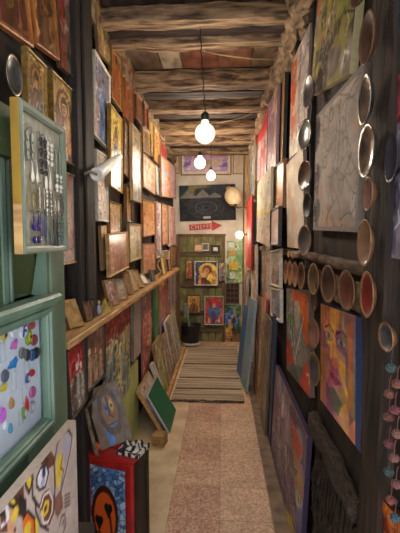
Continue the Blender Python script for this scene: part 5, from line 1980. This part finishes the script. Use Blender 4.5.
tx.matrix_local = T(-w * .13, -.0135, h * .24) @ R(math.pi / 2, 'X')

# bucket with tools by the door
q = on_z(189, 343, 0)
bx, by = -.45, 5.72
root = empty('black_bucket', T(bx, by, 0.024))
tag(root, 'round black bucket with a pale lip on the floor by the door', 'bucket')
mb = MB()
mb.lathe([(.10, 0), (.125, .02), (.148, .30), (.150, .31), (.142, .31), (.135, .28), (.11, .03), (.01, .025)], 24)
mb.build('body', mat('black_plastic', (40, 36, 36), (26, 24, 24), nscale=12, rough=.45), root, smooth=True)
mb = MB()
mb.lathe([(.118, .004), (.132, .004), (.134, .04), (.122, .045)], 24)
mb.build('pale_band', W_WHITE, root, smooth=True)
mb = MB()
mb.tube([(.0, 0, .03), (-.03, .02, .35), (-.055, .03, .48)], [.014, .016, .012], 8)
mb.box(-.10, -.02, .022, .038, .40, .62, .006)
tag(mb.build('paint_paddle', mat('grey_green_tool', (130, 142, 120), (100, 112, 92), nscale=12), None, T(bx - .01, by, .03)), 'grey-green paddle standing in the black bucket', 'paddle')

# ------------------------------------------------------------------ rag rug
def rug_mat():
    m, nt, p = base_mat('rag_rug_weave')
    tc = nt.nodes.new('ShaderNodeTexCoord')
    mp = nt.nodes.new('ShaderNodeMapping')
    mp.inputs['Scale'].default_value = (.6, 22, 1)
    nz = nt.nodes.new('ShaderNodeTexNoise')
    nz.inputs['Scale'].default_value = 1.6
    nz.inputs['Detail'].default_value = 5
    rp = nt.nodes.new('ShaderNodeValToRGB')
    el = rp.color_ramp.elements
    el[0].position = .30
    el[0].color = rgba((104, 90, 76))
    el[1].position = .62
    el[1].color = rgba((196, 180, 156))
    e = el.new(.46)
    e.color = rgba((156, 138, 116))
    L = nt.links.new
    L(tc.outputs['Object'], mp.inputs['Vector'])
    L(mp.outputs['Vector'], nz.inputs['Vector'])
    L(nz.outputs['Fac'], rp.inputs['Fac'])
    L(rp.outputs['Color'], p.inputs['Base Color'])
    p.inputs['Roughness'].default_value = .95
    b = nt.nodes.new('ShaderNodeBump')
    b.inputs['Strength'].default_value = .5
    b.inputs['Distance'].default_value = .01
    L(nz.outputs['Fac'], b.inputs['Height'])
    L(b.outputs['Normal'], p.inputs['Normal'])
    return m


root = empty('rag_rug', T(-.128, 3.70, .005))
tag(root, 'striped beige rag rug laid along the far half of the passage', 'rug')
me = bpy.data.meshes.new('weave')
bm = bmesh.new()
rr = random.Random(4)
rows = []
NY = 110
for j in range(NY + 1):
    y = 1.98 * j / NY
    rows.append([[bm.verts.new((-.365 + .73 * i / 12 + (rr.uniform(-.004, .004) if i in (0, 12) else 0) + .022 * j / NY * (1 if i < 6 else 0), y + rr.uniform(-.003, .003) + (rr.uniform(-.01, .01) if j == 0 else 0), zz + (.004 * math.sin(j * 2.1) + rr.uniform(0, .002) if zz else 0))) for i in range(13)] for zz in (0.0, .010)])
for j in range(NY):
    for i in range(12):
        bm.faces.new((rows[j][1][i], rows[j][1][i + 1], rows[j + 1][1][i + 1], rows[j + 1][1][i]))
    for e in (0, 12):
        bm.faces.new((rows[j][0][e], rows[j][1][e], rows[j + 1][1][e], rows[j + 1][0][e]))
for j in (0, NY):
    for i in range(12):
        bm.faces.new((rows[j][0][i], rows[j][0][i + 1], rows[j][1][i + 1], rows[j][1][i]))
bmesh.ops.recalc_face_normals(bm, faces=bm.faces)
bm.to_mesh(me)
bm.free()
link('weave', me, rug_mat(), root)
mb = MB()
mb.tube([(-.36 + .72 * i / 16, rr.uniform(-.012, .006), .008 + rr.uniform(0, .004)) for i in range(17)], [rr.uniform(.006, .013) for _ in range(17)], 6)
mb.build('bound_end', mat('rug_end', (112, 92, 74), (60, 48, 40), nscale=30, rough=.95), root)
for yy, hw in ((.62, .012), (1.12, .01), (.30, .008)):
    MB().box(-.345, .345, yy, yy + hw * 1.6, .008, .017, .002).build('dark_stripe', mat('rug_stripe', (84, 66, 52), (54, 42, 34), nscale=30, rough=.95), root)

# ------------------------------------------------------------------ lamps
BULB = glow_mat('bulb_glass', (255, 236, 200), 5.0)
BULB_N = glow_mat('bulb_glass_frosted', (255, 238, 210), .42)
SOCK = mat('green_black_socket', (40, 60, 54), (26, 36, 34), nscale=10, rough=.4)


def lamp_point(name, P, watts, r, parent):
    l = bpy.data.lights.new(name, 'POINT')
    l.energy = watts
    l.color = WARM
    l.shadow_soft_size = r
    o = bpy.data.objects.new(name, l)
    COL.objects.link(o)
    o.parent = parent
    o.location = P
    return o


def hanging_bulb(px, py, dia, r, top_z, watts, label, sway=0.0):
    d = r * 2 * FPX / dia
    v = ray(px, py)
    fwd = RM @ Vector((0, 0, -1))
    P = EYE + v * (d / v.dot(fwd))
    root = empty('hanging_bulb', T(*P))
    tag(root, label, 'lamp', 'bare bulbs hanging in the passage')
    mb = MB()
    prof = [(.001, -r)]
    for k in range(1, 13):
        a = -math.pi / 2 + math.pi * k / 13 * .93
        prof.append((r * math.cos(a), r * math.sin(a)))
    prof += [(r * .36, r * 1.12), (r * .33, r * 1.3)]
    mb.lathe(prof, 20)
    mb.build('glass_bulb', BULB_N if dia > 15 else BULB, root, smooth=True)
    mb = MB()
    mb.lathe([(r * .36, r * 1.26), (r * .40, r * 1.3), (r * .40, r * 1.75), (r * .30, r * 1.95), (r * .1, r * 2.05)], 14)
    mb.build('socket', SOCK, root, smooth=True)
    mb = MB()
    L = top_z - P.z
    n = 22
    mb.tube([(.004 * math.sin(i * 1.9) + sway * i / n, .004 * math.cos(i * 1.9), r * 2.0 + (L - r * 2.0) * i / n) for i in range(n + 1)], .0035, 6)
    mb.build('cord', CABLE, root, smooth=True)
    lamp_point('bulb_light', (0, 0, 0), watts, r * 1.03, root)
    return P


B1 = hanging_bulb(205, 133.5, 20.5, .0605, 2.83, P_BULB, 'large round bare bulb, nearest of those hanging from the beams', -.03)
B2 = hanging_bulb(200, 163, 11, .058, 2.83, P_FAR, 'second hanging bulb, in front of the lilac landscape')
B3 = hanging_bulb(211, 176, 8.6, .05, 2.82, P_FAR, 'farthest and lowest hanging bulb, just before the end wall')

# cables across the ceiling
def cable(pts, label, r=.004, m=CABLE):
    mb = MB()
    mb.tube(pts, r, 6)
    return tag(mb.build('cable', m, None, smooth=True), label, 'cable')


WCAB = mat('pale_cable', (176, 156, 120), (140, 120, 90), nscale=10, rough=.5)
cable([(-.12, 2.62, 2.84), (.0, 2.62, 2.81), (.2, 2.66, 2.80), (.42, 2.75, 2.83)], 'pale cable strung from the near bulb to the right wall top', .004, WCAB)
cable([(B2.x + .03, B2.y, 2.81), (.0, 4.0, 2.79), (.2, 3.9, 2.80), (.40, 3.8, 2.86)], 'pale cable strung from the second bulb to the right wall top', .004, WCAB)

# white clip lamp on the post
A = on_x(96, 175, -.60)
Bp = on_x(120, 156, -.565)
dirv = (Bp - A).normalized()
Q = Vector((0, 0, 1)).rotation_difference(dirv).to_matrix().to_4x4()
root = empty('clip_lamp', T(*A) @ Q)
tag(root, 'white cone-shaped clip lamp fixed to the black post', 'lamp')
L = (Bp - A).length
mb = MB()
mb.lathe([(.004, .012), (.026, .006), (.031, .0), (.033, .004), (.030, L * .3), (.022, L * .7), (.014, L), (.008, L + .004)], 18)
mb.build('shade', WHITE, root, smooth=True)
mb = MB()
mb.tube([(0, 0, .01), (-.02, -.02, -.02), (-.045, -.01, -.03)], .007, 8)
mb.build('arm', W_GREY, root)

# wall lamp glowing near the end of the right wall, and the cream globe lamp
q = on_x(239, 235, .30)
q = on_y(239.5, 235, 5.2)
root = empty('wall_lamp', T(*q))
tag(root, 'small glowing lamp on the right wall near the door', 'lamp')
r = .05
MB().lathe([(.001, -r), (r * .6, -r * .8), (r, 0), (r * .8, r * .7), (.001, r)], 18).build('glass_bulb', BULB, root, smooth=True)
mb = MB()
mb.tube([(.04, 0, 0), (.10, .01, .01), (.30 - q.x + .14, .02, .03)], .012, 8)
mb.build('arm', BRASS, root)
lamp_point('bulb_light', (0, 0, 0), P_WALL, r * 1.03, root)

q = on_y(233.5, 196, 5.45)
root = empty('globe_lamp', T(*q))
tag(root, 'cream globe lamp, unlit, in front of the dark mountain picture', 'lamp')
r = .125
MB().lathe([(.05, -r * .95)] + [(r * math.cos(a), r * math.sin(a)) for a in [math.radians(t) for t in range(-60, 61, 15)]] + [(.05, r * .95)], 24).build('globe', mat('cream_glass', (226, 206, 166), (214, 190, 150), nscale=4, rough=.3), root, smooth=True)
mb = MB()
mb.lathe([(.055, -r * 1.05), (.055, -r * .9)], 16)
mb.tube([(0, 0, -r), (.05, .0, -r * 1.3), (.45 - q.x, .0, -r * 1.3)], .012, 8)
mb.build('bracket', BRASS, root)
